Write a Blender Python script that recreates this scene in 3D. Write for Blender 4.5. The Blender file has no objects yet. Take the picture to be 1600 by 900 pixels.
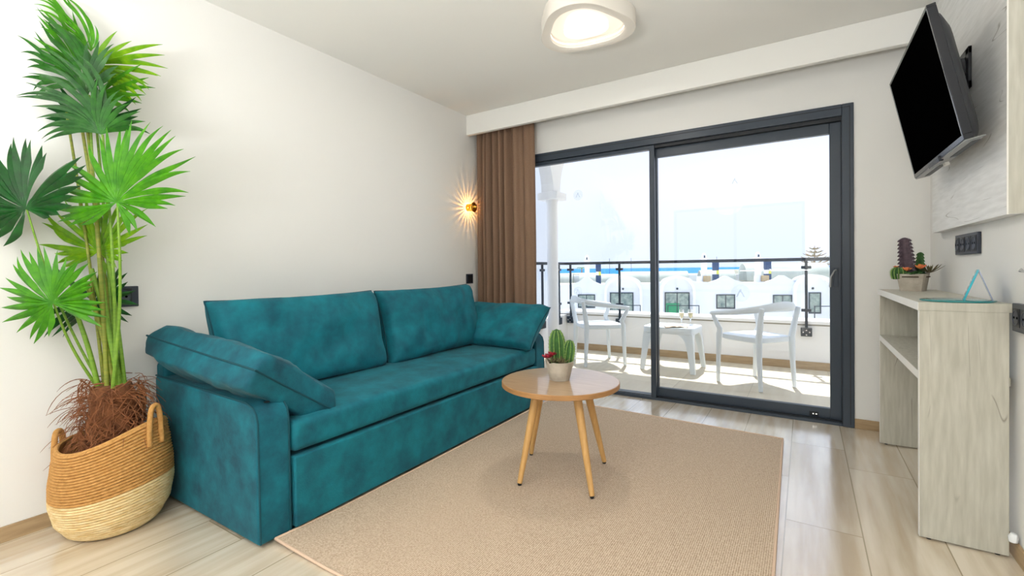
import bpy, math, random
from math import sin, cos, pi, radians as RD
from mathutils import Vector as V, Matrix, noise
random.seed(7)
sc = bpy.context.scene
COL = sc.collection

# ------------------------------------------------------------------ camera
CAM = V((0, 0, 1.08)); FPX = 722.13; PX, PY = 800.0, 429.17
YAW, PIT, ROL = 0.565485, 0.0123475, -0.0123465
fw = V((-sin(YAW)*cos(PIT), cos(YAW)*cos(PIT), -sin(PIT)))
rr = V((cos(YAW), sin(YAW), 0)); uu = rr.cross(fw)
CR = rr*cos(ROL) + uu*sin(ROL); CU = -rr*sin(ROL) + uu*cos(ROL)
cam = bpy.data.objects.new('camera', bpy.data.cameras.new('camera')); COL.objects.link(cam)
m = Matrix.Identity(4)
for i in range(3):
    m[i][0] = CR[i]; m[i][1] = CU[i]; m[i][2] = -fw[i]; m[i][3] = CAM[i]
cam.matrix_world = m
cam.data.sensor_width = 36; cam.data.lens = 36*FPX/1600
cam.data.shift_x = 0; cam.data.shift_y = -(450-PY)/1600
cam.data.clip_start = 0.02; cam.data.clip_end = 20000
sc.camera = cam

def ray(x, y): return fw + CR*((x-PX)/FPX) + CU*((PY-y)/FPX)
def at(x, y, ax, val):          # a point of the place seen at (x, y) on a plane of the room
    d = ray(x, y); i = 'xyz'.index(ax)
    return CAM + d*((val-CAM[i])/d[i])
def atd(x, y, dep): return CAM + ray(x, y)*dep

# ------------------------------------------------------------------ sky, sun, added fill light, exposure
vs = sc.view_settings
vs.view_transform = 'Standard'; vs.look = 'None'; vs.gamma = 1; vs.use_curve_mapping = False
vs.exposure = 0.0
SKY = 1.6; SUN = 7.0; UPFILL = 175.0; LAMP = 8.0; REARFILL = 3.0
wd = bpy.data.worlds.new('sky'); sc.world = wd; wd.use_nodes = True
nt = wd.node_tree; nt.nodes.clear()
out = nt.nodes.new('ShaderNodeOutputWorld'); bg = nt.nodes.new('ShaderNodeBackground')
tc = nt.nodes.new('ShaderNodeTexCoord'); sp = nt.nodes.new('ShaderNodeSeparateXYZ'); cr = nt.nodes.new('ShaderNodeValToRGB')
nt.links.new(tc.outputs['Generated'], sp.inputs[0]); nt.links.new(sp.outputs['Z'], cr.inputs[0])
cr.color_ramp.elements[0].position = 0.0; cr.color_ramp.elements[0].color = (.56, .64, .76, 1)
cr.color_ramp.elements[1].position = 0.16; cr.color_ramp.elements[1].color = (.63, .68, .78, 1)
e = cr.color_ramp.elements.new(0.6); e.color = (.62, .78, 1.1, 1)
nt.links.new(cr.outputs[0], bg.inputs[0]); bg.inputs[1].default_value = SKY
nt.links.new(bg.outputs[0], out.inputs[0])

def light(name, kind, loc, energy, color=(1, 1, 1), size=None, size_y=None, direction=None, soft=None):
    d = bpy.data.lights.new(name, kind); d.energy = energy; d.color = color
    if kind == 'AREA':
        d.size = size
        if size_y: d.shape = 'RECTANGLE'; d.size_y = size_y
    if soft is not None:
        if kind == 'SUN': d.angle = soft
        else: d.shadow_soft_size = soft
    o = bpy.data.objects.new(name, d); COL.objects.link(o); o.location = loc
    if direction is not None: o.rotation_euler = V(direction).to_track_quat('-Z', 'Y').to_euler()
    return o
el = RD(63.5)
light('sun', 'SUN', (0, 8, 10), SUN, (1, .965, .9), direction=(0.12, -cos(el), -sin(el)), soft=RD(.6))
# bare fill light added behind the camera, aimed up at the ceiling
light('fill_uplight', 'AREA', (-.45, -1.35, 1.0), UPFILL, (.98, .99, 1), 1.0, .8, direction=(0, 0, 1))

# ------------------------------------------------------------------ materials
def lin(c): return tuple((x/255/12.92 if x/255 <= .04045 else ((x/255+.055)/1.055)**2.4) for x in c)
MATS = {}
def mat(name, rgb, rough=.6, metal=0, spec=.5, noise_amt=0, nscale=8, rgb2=None, bump=0, bscale=60, sheen=0,
        stretch=None, transl=0, emit=None, estr=0, alpha=1, coat=0, obj=True, trans=0, ior=1.45):
    if name in MATS: return MATS[name]
    mt = bpy.data.materials.new(name); mt.use_nodes = True; n = mt.node_tree.nodes; l = mt.node_tree.links
    b = n['Principled BSDF']
    b.inputs['Base Color'].default_value = (*rgb, 1); b.inputs['Roughness'].default_value = rough
    b.inputs['Metallic'].default_value = metal; b.inputs['Specular IOR Level'].default_value = spec
    b.inputs['IOR'].default_value = ior
    if sheen: b.inputs['Sheen Weight'].default_value = sheen; b.inputs['Sheen Roughness'].default_value = .35
    if coat: b.inputs['Coat Weight'].default_value = coat
    if emit: b.inputs['Emission Color'].default_value = (*emit, 1); b.inputs['Emission Strength'].default_value = estr
    if alpha < 1: b.inputs['Alpha'].default_value = alpha
    if trans: b.inputs['Transmission Weight'].default_value = trans
    co = n.new('ShaderNodeTexCoord'); mp = n.new('ShaderNodeMapping')
    l.new(co.outputs['Object'], mp.inputs[0])
    if stretch: mp.inputs['Scale'].default_value = stretch
    if rgb2 is not None or noise_amt:
        nz = n.new('ShaderNodeTexNoise'); nz.inputs['Scale'].default_value = nscale; nz.inputs['Detail'].default_value = 5
        nz.inputs['Roughness'].default_value = .6
        l.new(mp.outputs[0], nz.inputs[0])
        r = n.new('ShaderNodeValToRGB'); r.color_ramp.elements[0].position = .3; r.color_ramp.elements[1].position = .7
        c2 = rgb2 if rgb2 is not None else tuple(x*(1-noise_amt) for x in rgb)
        r.color_ramp.elements[0].color = (*c2, 1); r.color_ramp.elements[1].color = (*rgb, 1)
        l.new(nz.outputs['Fac'], r.inputs[0]); l.new(r.outputs[0], b.inputs['Base Color'])
    if bump:
        nb = n.new('ShaderNodeTexNoise'); nb.inputs['Scale'].default_value = bscale; nb.inputs['Detail'].default_value = 4
        l.new(mp.outputs[0], nb.inputs[0])
        bp = n.new('ShaderNodeBump'); bp.inputs['Strength'].default_value = bump; bp.inputs['Distance'].default_value = .004
        l.new(nb.outputs['Fac'], bp.inputs['Height']); l.new(bp.outputs[0], b.inputs['Normal'])
    if transl:
        tr = n.new('ShaderNodeBsdfTranslucent'); mx = n.new('ShaderNodeMixShader'); mx.inputs[0].default_value = transl
        o = n['Material Output']
        src = b.inputs['Base Color'].links[0].from_socket if b.inputs['Base Color'].links else None
        if src: l.new(src, tr.inputs[0])
        else: tr.inputs[0].default_value = (*rgb, 1)
        l.new(b.outputs[0], mx.inputs[1]); l.new(tr.outputs[0], mx.inputs[2]); l.new(mx.outputs[0], o.inputs[0])
    MATS[name] = mt
    return mt

def glassmat(name, tint=(1, 1, 1), refl=1.0):
    mt = bpy.data.materials.new(name); mt.use_nodes = True; n = mt.node_tree.nodes; l = mt.node_tree.links; n.clear()
    o = n.new('ShaderNodeOutputMaterial'); t = n.new('ShaderNodeBsdfTransparent'); g = n.new('ShaderNodeBsdfGlossy')
    t.inputs[0].default_value = (*tint, 1); g.inputs['Roughness'].default_value = .01
    f = n.new('ShaderNodeFresnel')
    ge = n.new('ShaderNodeNewGeometry'); io = n.new('ShaderNodeMath'); io.operation = 'MULTIPLY_ADD'   # thin pane: both faces reflect alike
    io.inputs[1].default_value = 1/1.45-1.45; io.inputs[2].default_value = 1.45
    l.new(ge.outputs['Backfacing'], io.inputs[0]); l.new(io.outputs[0], f.inputs[0])
    mu = n.new('ShaderNodeMath'); mu.operation = 'MULTIPLY'; mu.inputs[1].default_value = refl
    mx = n.new('ShaderNodeMixShader'); l.new(f.outputs[0], mu.inputs[0]); l.new(mu.outputs[0], mx.inputs[0])
    l.new(t.outputs[0], mx.inputs[1]); l.new(g.outputs[0], mx.inputs[2]); l.new(mx.outputs[0], o.inputs[0])
    return mt

def tile_material(name, c1, c2, x0=.19, w=.265, y0=2.27, ln=1.02, grout=(.42, .38, .31), rough=.3, third=True):
    mt = bpy.data.materials.new(name); mt.use_nodes = True; n = mt.node_tree.nodes; l = mt.node_tree.links
    b = n['Principled BSDF']
    geo = n.new('ShaderNodeNewGeometry'); s = n.new('ShaderNodeSeparateXYZ'); l.new(geo.outputs['Position'], s.inputs[0])
    def M(op, a, bb=None):
        k = n.new('ShaderNodeMath'); k.operation = op
        for i, v in enumerate((a, bb)):
            if v is None: continue
            if isinstance(v, (int, float)): k.inputs[i].default_value = v
            else: l.new(v, k.inputs[i])
        return k.outputs[0]
    u = M('DIVIDE', M('SUBTRACT', s.outputs['X'], x0), w); col = M('FLOOR', u); fu = M('SUBTRACT', u, col)
    # every other row is shifted by a part of the tile length
    off = M('MULTIPLY', M('MODULO', M('ADD', col, 301), 3), .27 if third else .5)
    v = M('ADD', M('DIVIDE', M('SUBTRACT', s.outputs['Y'], y0), ln), M('SUBTRACT', off, 0 if not third else .0))
    row = M('FLOOR', v); fv = M('SUBTRACT', v, row)
    eu = M('MULTIPLY', M('MINIMUM', fu, M('SUBTRACT', 1, fu)), w); ev = M('MULTIPLY', M('MINIMUM', fv, M('SUBTRACT', 1, fv)), ln)
    gr = M('LESS_THAN', M('MINIMUM', eu, ev), .0022)
    cb = n.new('ShaderNodeCombineXYZ'); l.new(col, cb.inputs[0]); l.new(row, cb.inputs[1])
    wn = n.new('ShaderNodeTexWhiteNoise'); wn.noise_dimensions = '3D'; l.new(cb.outputs[0], wn.inputs['Vector'])
    # wood figure stretched along the tile, different on every tile
    va = n.new('ShaderNodeVectorMath'); va.operation = 'MULTIPLY'; va.inputs[1].default_value = (12, 1.0, 1); l.new(geo.outputs['Position'], va.inputs[0])
    vb = n.new('ShaderNodeVectorMath'); vb.operation = 'MULTIPLY_ADD'; vb.inputs[1].default_value = (7, 9, 3); l.new(cb.outputs[0], vb.inputs[0]); l.new(va.outputs[0], vb.inputs[2])
    nz = n.new('ShaderNodeTexNoise'); nz.inputs['Scale'].default_value = 1.4; nz.inputs['Detail'].default_value = 6; nz.inputs['Distortion'].default_value = .2
    l.new(vb.outputs[0], nz.inputs[0])
    t = M('ADD', M('MULTIPLY', nz.outputs['Fac'], .8), M('MULTIPLY', wn.outputs['Value'], .2))
    r = n.new('ShaderNodeValToRGB'); r.color_ramp.elements[0].position = .35; r.color_ramp.elements[1].position = .62
    r.color_ramp.elements[0].color = (*c2, 1); r.color_ramp.elements[1].color = (*c1, 1); l.new(t, r.inputs[0])
    mx = n.new('ShaderNodeMix'); mx.data_type = 'RGBA'; l.new(gr, mx.inputs[0]); l.new(r.outputs[0], mx.inputs[6]); mx.inputs[7].default_value = (*grout, 1)
    l.new(mx.outputs[2], b.inputs['Base Color']); b.inputs['Roughness'].default_value = rough; b.inputs['IOR'].default_value = 1.7; b.inputs['Coat Weight'].default_value = 1 if rough < .4 else 0; b.inputs['Coat IOR'].default_value = 1.7; b.inputs['Coat Roughness'].default_value = .16
    bp = n.new('ShaderNodeBump'); bp.inputs['Strength'].default_value = .35; bp.inputs['Distance'].default_value = .002; bp.invert = True
    l.new(gr, bp.inputs['Height']); l.new(bp.outputs[0], b.inputs['Normal'])
    return mt

def washed_oak(name, scale, base=(198, 193, 182), lite=(224, 220, 210), crack=(120, 110, 96)):
    # white washed oak laminate: faint grain plus thin dark cracks running with the grain
    mt = bpy.data.materials.new(name); mt.use_nodes = True; n = mt.node_tree.nodes; l = mt.node_tree.links
    b = n['Principled BSDF']; b.inputs['Roughness'].default_value = .5
    co = n.new('ShaderNodeTexCoord'); mp = n.new('ShaderNodeMapping'); mp.inputs['Scale'].default_value = scale
    l.new(co.outputs['Object'], mp.inputs[0])
    a = n.new('ShaderNodeTexNoise'); a.inputs['Scale'].default_value = 9; a.inputs['Detail'].default_value = 7; l.new(mp.outputs[0], a.inputs[0])
    r = n.new('ShaderNodeValToRGB'); r.color_ramp.elements[0].position = .3; r.color_ramp.elements[1].position = .7
    r.color_ramp.elements[0].color = (*lin(base), 1); r.color_ramp.elements[1].color = (*lin(lite), 1); l.new(a.outputs['Fac'], r.inputs[0])
    k = n.new('ShaderNodeTexNoise'); k.inputs['Scale'].default_value = 1.7; k.inputs['Detail'].default_value = .6; k.inputs['Distortion'].default_value = 0; l.new(mp.outputs[0], k.inputs[0])
    kr = n.new('ShaderNodeValToRGB'); e = kr.color_ramp.elements; e[0].position = .494; e[1].position = .506; e[0].color = (0, 0, 0, 1); e[1].color = (0, 0, 0, 1)
    c = e.new(.5); c.color = (1, 1, 1, 1); l.new(k.outputs['Fac'], kr.inputs[0])
    msk = n.new('ShaderNodeTexNoise'); msk.inputs['Scale'].default_value = 2.6; msk.inputs['Detail'].default_value = 1
    mp2 = n.new('ShaderNodeMapping'); mp2.inputs['Scale'].default_value = tuple(v*.6+1.2 for v in scale); mp2.inputs['Location'].default_value = (3.1, 1.7, .4)
    l.new(co.outputs['Object'], mp2.inputs[0]); l.new(mp2.outputs[0], msk.inputs[0])
    mr = n.new('ShaderNodeValToRGB'); mr.color_ramp.elements[0].position = .53; mr.color_ramp.elements[1].position = .6; l.new(msk.outputs['Fac'], mr.inputs[0])
    mu = n.new('ShaderNodeMath'); mu.operation = 'MULTIPLY'; l.new(kr.outputs[0], mu.inputs[0]); l.new(mr.outputs[0], mu.inputs[1])
    m2 = n.new('ShaderNodeMath'); m2.operation = 'MULTIPLY'; m2.inputs[1].default_value = .75; l.new(mu.outputs[0], m2.inputs[0])
    mx = n.new('ShaderNodeMix'); mx.data_type = 'RGBA'; l.new(m2.outputs[0], mx.inputs[0]); l.new(r.outputs[0], mx.inputs[6]); mx.inputs[7].default_value = (*lin(crack), 1)
    l.new(mx.outputs[2], b.inputs['Base Color'])
    return mt

M_wall = mat('plaster_white', lin((233, 232, 228)), .9, bump=.06, bscale=180)
M_ceil = mat('ceiling_white', lin((240, 239, 234)), .95)
M_floor = tile_material('wood_look_tile', lin((222, 210, 190)), lin((194, 175, 148)), grout=lin((160, 146, 120)), rough=.2)
M_bfloor = tile_material('terrace_tile', lin((216, 206, 184)), lin((204, 192, 168)), w=.6, ln=.6, grout=lin((176, 164, 142)), rough=.6, third=False)
M_skirt = mat('skirting_tile', lin((186, 160, 124)), .45, rgb2=lin((160, 134, 100)), nscale=6, stretch=(1, 1, 8))
M_out = mat('stucco_white', lin((238, 238, 238)), .9)
M_alu = mat('anthracite_aluminium', lin((52, 62, 74)), .38, spec=.5)
M_aludark = mat('dark_seal', lin((20, 24, 30)), .5)
M_glass = glassmat('window_glass', (.985, .99, .995), 1.0)
M_teal = mat('teal_velvet', lin((0, 108, 124)), .8, rgb2=lin((0, 66, 82)), nscale=9, sheen=.06, bump=.25, bscale=160)
M_teal2 = mat('teal_velvet_seat', lin((0, 118, 132)), .8, rgb2=lin((0, 80, 96)), nscale=8, sheen=.06, bump=.2, bscale=160)
M_pipe = mat('teal_piping', lin((0, 66, 78)), .8)
M_dark = mat('black_plastic', lin((28, 30, 34)), .4)
M_dblue = mat('anthracite_plastic', lin((48, 54, 66)), .35)
M_curt = mat('brown_curtain', lin((150, 122, 100)), .85, rgb2=lin((130, 102, 82)), nscale=220, stretch=(1, 1, 1), transl=.05, bump=.12, bscale=500)
M_oak = mat('oak_veneer', lin((190, 160, 126)), .28, rgb2=lin((168, 137, 102)), nscale=3, stretch=(2, 26, 2), coat=.6)
M_oakleg = mat('oak_solid', lin((214, 170, 108)), .45, rgb2=lin((196, 150, 90)), nscale=4, stretch=(18, 18, 1.5))
M_oakedge = mat('oak_edge', lin((184, 138, 88)), .45, rgb2=lin((160, 116, 72)), nscale=5, stretch=(3, 3, 30))
M_white = mat('white_gloss_plastic', lin((240, 242, 244)), .35)
M_lampw = mat('lamp_white', lin((238, 232, 222)), .6)
M_gold = mat('polished_brass', lin((226, 170, 72)), .2, metal=1)
M_black = mat('screen_black', (.001, .001, .001), .5, spec=.012)
_n = M_black.node_tree.nodes; _d = _n.new('ShaderNodeBsdfDiffuse'); _d.inputs[0].default_value = (.0008, .0008, .0008, 1)
M_black.node_tree.links.new(_d.outputs[0], _n['Material Output'].inputs[0])
M_gloss = mat('gloss_black', lin((26, 28, 34)), .2)
M_tvback = mat('tv_back_plastic', lin((52, 54, 58)), .5)
M_silver = mat('silver_plastic', lin((150, 152, 152)), .35, metal=.4)
M_chrome = mat('chrome', lin((210, 212, 215)), .15, metal=1)
M_oakpan = washed_oak('washed_oak_horizontal', (7, .7, 7), lite=(240, 240, 238), base=(224, 224, 221))
M_oakcon = washed_oak('washed_oak_vertical', (7, 7, .7), base=(180, 177, 163), lite=(203, 200, 187))
M_oakedgew = mat('white_edge_band', lin((236, 234, 226)), .45)
M_pot = mat('grey_cement', lin((196, 188, 174)), .9, rgb2=lin((160, 150, 136)), nscale=14, bump=.4, bscale=60)

# ------------------------------------------------------------------ mesh helpers
class MB:
    def __init__(s): s.v = []; s.f = []
    def add(s, vs_, fs):
        o = len(s.v); s.v += [tuple(x) for x in vs_]; s.f += [tuple(i+o for i in f) for f in fs]; return s
    def box(s, a, b, mtx=None):
        x0, y0, z0 = a; x1, y1, z1 = b
        p = [V(q) for q in ((x0, y0, z0), (x1, y0, z0), (x1, y1, z0), (x0, y1, z0), (x0, y0, z1), (x1, y0, z1), (x1, y1, z1), (x0, y1, z1))]
        if mtx is not None: p = [mtx @ q for q in p]
        return s.add(p, [(0, 3, 2, 1), (4, 5, 6, 7), (0, 1, 5, 4), (1, 2, 6, 5), (2, 3, 7, 6), (3, 0, 4, 7)])
    def loops(s, rings, closed=True, caps=(True, True)):
        n = len(rings[0]); o = len(s.v)
        for r_ in rings: s.v += [tuple(q) for q in r_]
        for i in range(len(rings)-1):
            for j in range(n if closed else n-1):
                k = (j+1) % n
                s.f.append((o+i*n+j, o+i*n+k, o+(i+1)*n+k, o+(i+1)*n+j))
        if closed and caps[0]: s.f.append(tuple(o+j for j in range(n))[::-1])
        if closed and caps[1]: s.f.append(tuple(o+(len(rings)-1)*n+j for j in range(n)))
        return s
    def tube(s, pts, rad, n=10, flat=1.0, caps=(True, True)):
        pts = [V(p) for p in pts]; rings = []
        rad = rad if isinstance(rad, (list, tuple)) else [rad]*len(pts)
        prev = None
        for i, p in enumerate(pts):
            t = (pts[min(i+1, len(pts)-1)] - pts[max(i-1, 0)]).normalized()
            if prev is None:
                a = V((0, 0, 1)) if abs(t.z) < .9 else V((1, 0, 0)); x = a.cross(t).normalized()
            else: x = (prev - t*prev.dot(t)).normalized()
            y = t.cross(x); prev = x
            rings.append([p + x*(cos(2*pi*k/n)*rad[i]) + y*(sin(2*pi*k/n)*rad[i]*flat) for k in range(n)])
        return s.loops(rings, caps=caps)
    def lathe(s, prof, n=32, c=(0, 0, 0), mtx=None, caps=(True, True)):
        rings = []
        for r_, z in prof:
            ring = [V((cos(2*pi*k/n)*r_, sin(2*pi*k/n)*r_, z)) for k in range(n)]
            if mtx is not None: ring = [mtx @ q for q in ring]
            rings.append([q + V(c) for q in ring])
        return s.loops(rings, caps=caps)
    def prism(s, poly, a, b, mtx=None):      # polygon of (x, z), extruded from y=a to y=b
        n = len(poly); p = [V((x, a, z)) for x, z in poly] + [V((x, b, z)) for x, z in poly]
        if mtx is not None: p = [mtx @ q for q in p]
        return s.add(p, [tuple(range(n)), tuple(range(2*n-1, n-1, -1))] + [(i, i+n, (i+1) % n+n, (i+1) % n) for i in range(n)])
    def build(s, name, material, parent=None, smooth=False, bevel=0, seg=3, loc=None, ang=40):
        me = bpy.data.meshes.new(name); me.from_pydata(s.v, [], s.f); me.update()
        me.materials.append(material)
        import bmesh
        bm = bmesh.new(); bm.from_mesh(me); bmesh.ops.recalc_face_normals(bm, faces=bm.faces)
        if loc is not None: bmesh.ops.translate(bm, verts=bm.verts, vec=-V(loc))
        bm.to_mesh(me); bm.free()
        if smooth or bevel:
            me.polygons.foreach_set('use_smooth', [True]*len(me.polygons))
            if smooth != 'full': me.set_sharp_from_angle(angle=RD(ang))
        o = bpy.data.objects.new(name, me); COL.objects.link(o)
        if loc is not None: o.location = loc
        if parent is not None:
            o.parent = parent
        if bevel:
            b = o.modifiers.new('bevel', 'BEVEL'); b.width = bevel; b.segments = seg; b.limit_method = 'ANGLE'; b.angle_limit = RD(40)
            b.harden_normals = True
        return o

def place(o, root_loc):     # parts are modelled in world coordinates; shift them under a root standing at root_loc
    o.matrix_parent_inverse = Matrix.Translation(-V(root_loc))
def thing(name, label, cat, loc=(0, 0, 0), rz=0, group=None):
    o = bpy.data.objects.new(name, None); COL.objects.link(o); o.empty_display_size = .1
    o.location = loc; o.rotation_euler = (0, 0, rz); o['label'] = label; o['category'] = cat
    if group: o['group'] = group
    return o
def tag(o, label, cat, group=None, kind=None):
    o['label'] = label; o['category'] = cat
    if group: o['group'] = group
    if kind: o['kind'] = kind
    return o
def struct(o): o['kind'] = 'structure'; return o
def W(mb, name, material, root, **k):     # build a part from world coordinates under a root
    o = mb.build(name, material, root, **k); place(o, root.location) if root is not None else None
    return o
def sub(mb, name, material, part, root, **k):   # a sub-part, world coordinates; part sits at its root's frame
    o = mb.build(name, material, part, **k); return o
def copy_tree(o, parent=None):
    c = o.copy(); COL.objects.link(c); c.parent = parent
    if parent is not None: c.matrix_parent_inverse = o.matrix_parent_inverse.copy()
    for ch in list(o.children): copy_tree(ch, c)
    return c

# ------------------------------------------------------------------ room shell
XL, XR, YW, ZC, YB = -2.745, .65, 3.78, 2.557, -2.6
DX0, DX1, DZ = -2.40, .272, 2.145
struct(MB().box((XL-.25, YB-.25, -.2), (XR+.25, YW, 0)).build('floor', M_floor))
struct(MB().box((XL-.25, YB-.25, ZC), (XR+.25, YW+.25, ZC+.2)).build('ceiling', M_ceil))
struct(MB().box((XL-.25, YB-.25, 0), (XL, YW+.25, ZC)).build('wall_left', M_wall))
struct(MB().box((XR, YB-.25, 0), (XR+.25, YW+.25, ZC)).build('wall_right', M_wall))
w = MB(); w.box((XL, YW, 0), (DX0, YW+.25, ZC)); w.box((DX1, YW, 0), (XR, YW+.25, ZC)); w.box((DX0, YW, DZ), (DX1, YW+.25, ZC))
struct(w.build('wall_far', M_wall))
w = MB(); w.box((XL, YB-.25, 0), (-2.4, YB, ZC)); w.box((0, YB-.25, 0), (XR, YB, ZC)); w.box((-2.4, YB-.25, 0), (0, YB, .55)); w.box((-2.4, YB-.25, 2.3), (0, YB, ZC))
struct(w.build('wall_near', M_wall))
w = MB()
for x in (-2.4, -1.225, -.05): w.box((x, YB-.1, .55), (x+.05, YB-.04, 2.3))
w.box((-2.4, YB-.1, .55), (0, YB-.04, .6)); w.box((-2.4, YB-.1, 2.25), (0, YB-.04, 2.3))
struct(w.build('window_1', M_alu, bevel=.004))
# curtain pelmet board hanging from the ceiling along the far wall
struct(MB().box((XL, 3.535, 2.368), (XR, 3.58, ZC)).build('trim_1', M_ceil, bevel=.006))
BH = .064
struct(MB().box((XL, YB, 0), (XL+.010, YW, BH)).build('baseboard_left', M_skirt, bevel=.002))
struct(MB().box((XR-.010, YB, 0), (XR, YW, BH)).build('baseboard_right', M_skirt, bevel=.002))
w = MB(); w.box((DX1, YW-.010, 0), (XR-.01, YW, BH)); w.box((XL+.01, YW-.010, 0), (DX0, YW, BH))
struct(w.build('baseboard_far', M_skirt, bevel=.002))

# ------------------------------------------------------------------ sliding door
dr = bpy.data.objects.new('door_1', None); COL.objects.link(dr); struct(dr)
fr = MB(); y0, y1 = YW-.012, YW+.14
fr.box((DX1-.064, y0, 0), (DX1, y1, DZ)); fr.box((DX0, y0, 0), (DX0+.064, y1, DZ)); fr.box((DX0+.064, y0, 2.07), (DX1-.064, y1, DZ)); fr.box((DX0+.064, y0+.01, -.01), (DX1-.064, y1, .018))
f = fr.build('door_frame', M_alu, dr, bevel=.004)
g = MB(); g.box((DX1-.024, y0-.002, .02), (DX1-.020, y0+.002, DZ-.02)); g.box((DX0, y0-.002, 2.119), (DX1-.02, y0+.002, 2.123))
g.box((DX1-.067, y0+.012, .018), (DX1-.0635, y0+.06, 2.07))
g.build('frame_groove', M_aludark, f)
g = MB(); g.box((DX0+.07, y0+.03, .018), (DX1-.066, y0+.05, .028)); g.box((DX0+.07, y0+.025, 2.045), (DX1-.066, y0+.1, 2.07)); g.build('track', M_aludark, f)
def sash(x0, x1, ya, yb, z0, z1, stl, strr, rb, rt, name):
    s = MB(); s.box((x0, ya, z0), (x0+stl, yb, z1)); s.box((x1-strr, ya, z0), (x1, yb, z1)); s.box((x0+stl, ya, z0), (x1-strr, yb, z0+rb)); s.box((x0+stl, ya, z1-rt), (x1-strr, yb, z1))
    o = s.build(name, M_alu, dr, bevel=.003)
    MB().box((x0+stl, (ya+yb)/2-.004, z0+rb), (x1-strr, (ya+yb)/2+.004, z1-rt)).build('glass_pane', M_glass, o)
    return o
sl = sash(DX0+.05, -1.026, YW+.0, YW+.04, .004, 2.065, .06, .041, .02, .03, 'sliding_sash')
sr = sash(-1.055, DX1-.064, YW+.052, YW+.095, .018, 2.05, .035, .066, .075, .075, 'sliding_sash')
h = MB(); hx = .175
MB().box((hx-.012, YW+.034, .93), (hx+.012, YW+.052, 1.06)).build('handle_plate', M_alu, sr, bevel=.003); h.tube([(hx, YW+.035, 1.045), (hx, YW+.01, 1.045), (hx-.01, YW+.005, 1.04), (hx-.03, YW+.002, 1.0), (hx-.034, YW+.002, .93)], .006, 8)
h.build('door_handle', M_silver, sr, smooth=True)
l_ = MB(); l_.box((.02, YW+.0505, .03), (.075, YW+.052, .062)); ll = l_.build('floor_lock', M_aludark, sr)
for q in (.038, .056): MB().box((q, YW+.049, .042), (q+.010, YW+.0505, .05)).build('lock_slot', M_chrome, sr)
# faint round safety stickers with a small pitched mark on the panes
M_st = mat('frosted_sticker', lin((170, 200, 232)), .6, alpha=.16)
M_st2 = mat('sticker_mark', lin((150, 182, 218)), .6, alpha=.3)
for px, py, yy, par, big in ((903, 305, YW+.0145, sl, 1), (1148, 283, YW+.0695, sr, 1), (903, 455, YW+.0145, sl, .9), (1157, 458, YW+.0695, sr, 1.4)):
    c = at(px, py, 'y', yy); R0 = .046*big
    st = MB().add([(c.x+R0*cos(2*pi*k/28), yy, c.z+R0*sin(2*pi*k/28)) for k in range(28)], [tuple(range(28))]).build('round_sticker', M_st, par)
    mk = MB(); y2 = yy-.0006
    mk.add([(c.x-.022*big, y2, c.z-.02*big), (c.x-.014*big, y2, c.z-.02*big), (c.x+.006*big, y2, c.z+.022*big), (c.x-.002*big, y2, c.z+.024*big)], [(0, 1, 2, 3)])
    mk.add([(c.x+.022*big, y2, c.z-.02*big), (c.x+.014*big, y2, c.z-.02*big), (c.x-.004*big, y2, c.z+.012*big), (c.x+.003*big, y2, c.z+.016*big)], [(0, 1, 2, 3)])
    mk.build('sticker_mark', M_st2, st)

# ------------------------------------------------------------------ rug
M_rug = mat('jute_rug', lin((204, 172, 142)), .95)
n = M_rug.node_tree.nodes; l = M_rug.node_tree.links; b = n['Principled BSDF']
co = n.new('ShaderNodeTexCoord'); wv = n.new('ShaderNodeTexWave'); wv.bands_direction = 'X'; wv.inputs['Scale'].default_value = 42; wv.inputs['Distortion'].default_value = 1.5; wv.inputs['Detail'].default_value = 2; wv.inputs['Detail Scale'].default_value = 14
l.new(co.outputs['Object'], wv.inputs[0])
nz = n.new('ShaderNodeTexNoise'); nz.inputs['Scale'].default_value = 150; nz.inputs['Detail'].default_value = 3; l.new(co.outputs['Object'], nz.inputs[0])
n2 = n.new('ShaderNodeTexNoise'); n2.inputs['Scale'].default_value = 5; l.new(co.outputs['Object'], n2.inputs[0])
ad = n.new('ShaderNodeMath'); ad.operation = 'MULTIPLY_ADD'; ad.inputs[1].default_value = .35; l.new(wv.outputs['Fac'], ad.inputs[0]); l.new(nz.outputs['Fac'], ad.inputs[2])
r_ = n.new('ShaderNodeValToRGB'); r_.color_ramp.elements[0].position = .4; r_.color_ramp.elements[1].position = .9
r_.color_ramp.elements[0].color = (*lin((158, 134, 110)), 1); r_.color_ramp.elements[1].color = (*lin((214, 194, 170)), 1)
l.new(ad.outputs[0], r_.inputs[0]); l.new(r_.outputs[0], b.inputs['Base Color'])
bp = n.new('ShaderNodeBump'); bp.inputs['Strength'].default_value = .5; bp.inputs['Distance'].default_value = .004; l.new(ad.outputs[0], bp.inputs['Height']); l.new(bp.outputs[0], b.inputs['Normal'])
rug = thing('rug', 'beige woven jute rug lying on the floor under the round table', 'rug', (-.95, 2.15, 0))
A, B_, C_, D_ = V((-1.783, 1.03, 0)), V((-.085, 1.04, 0)), V((-.121, 3.30, 0)), V((-1.768, 3.375, 0))
nx, ny = 40, 50; top = []; bot = []
for j in range(ny+1):
    for i in range(nx+1):
        s_, t_ = i/nx, j/ny
        p = (A*(1-s_)+B_*s_)*(1-t_) + (D_*(1-s_)+C_*s_)*t_
        z = .008 + .0012*noise.noise(V((p.x*2, p.y*2, 0)))
        dA = (V((p.x, p.y, 0))-A).length
        z += .012*max(0, 1-dA/.35)**1.5
        top.append((p.x, p.y, z)); bot.append((p.x, p.y, max(.001, z-.0075)))
mb = MB(); N = len(top); fs = []
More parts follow.
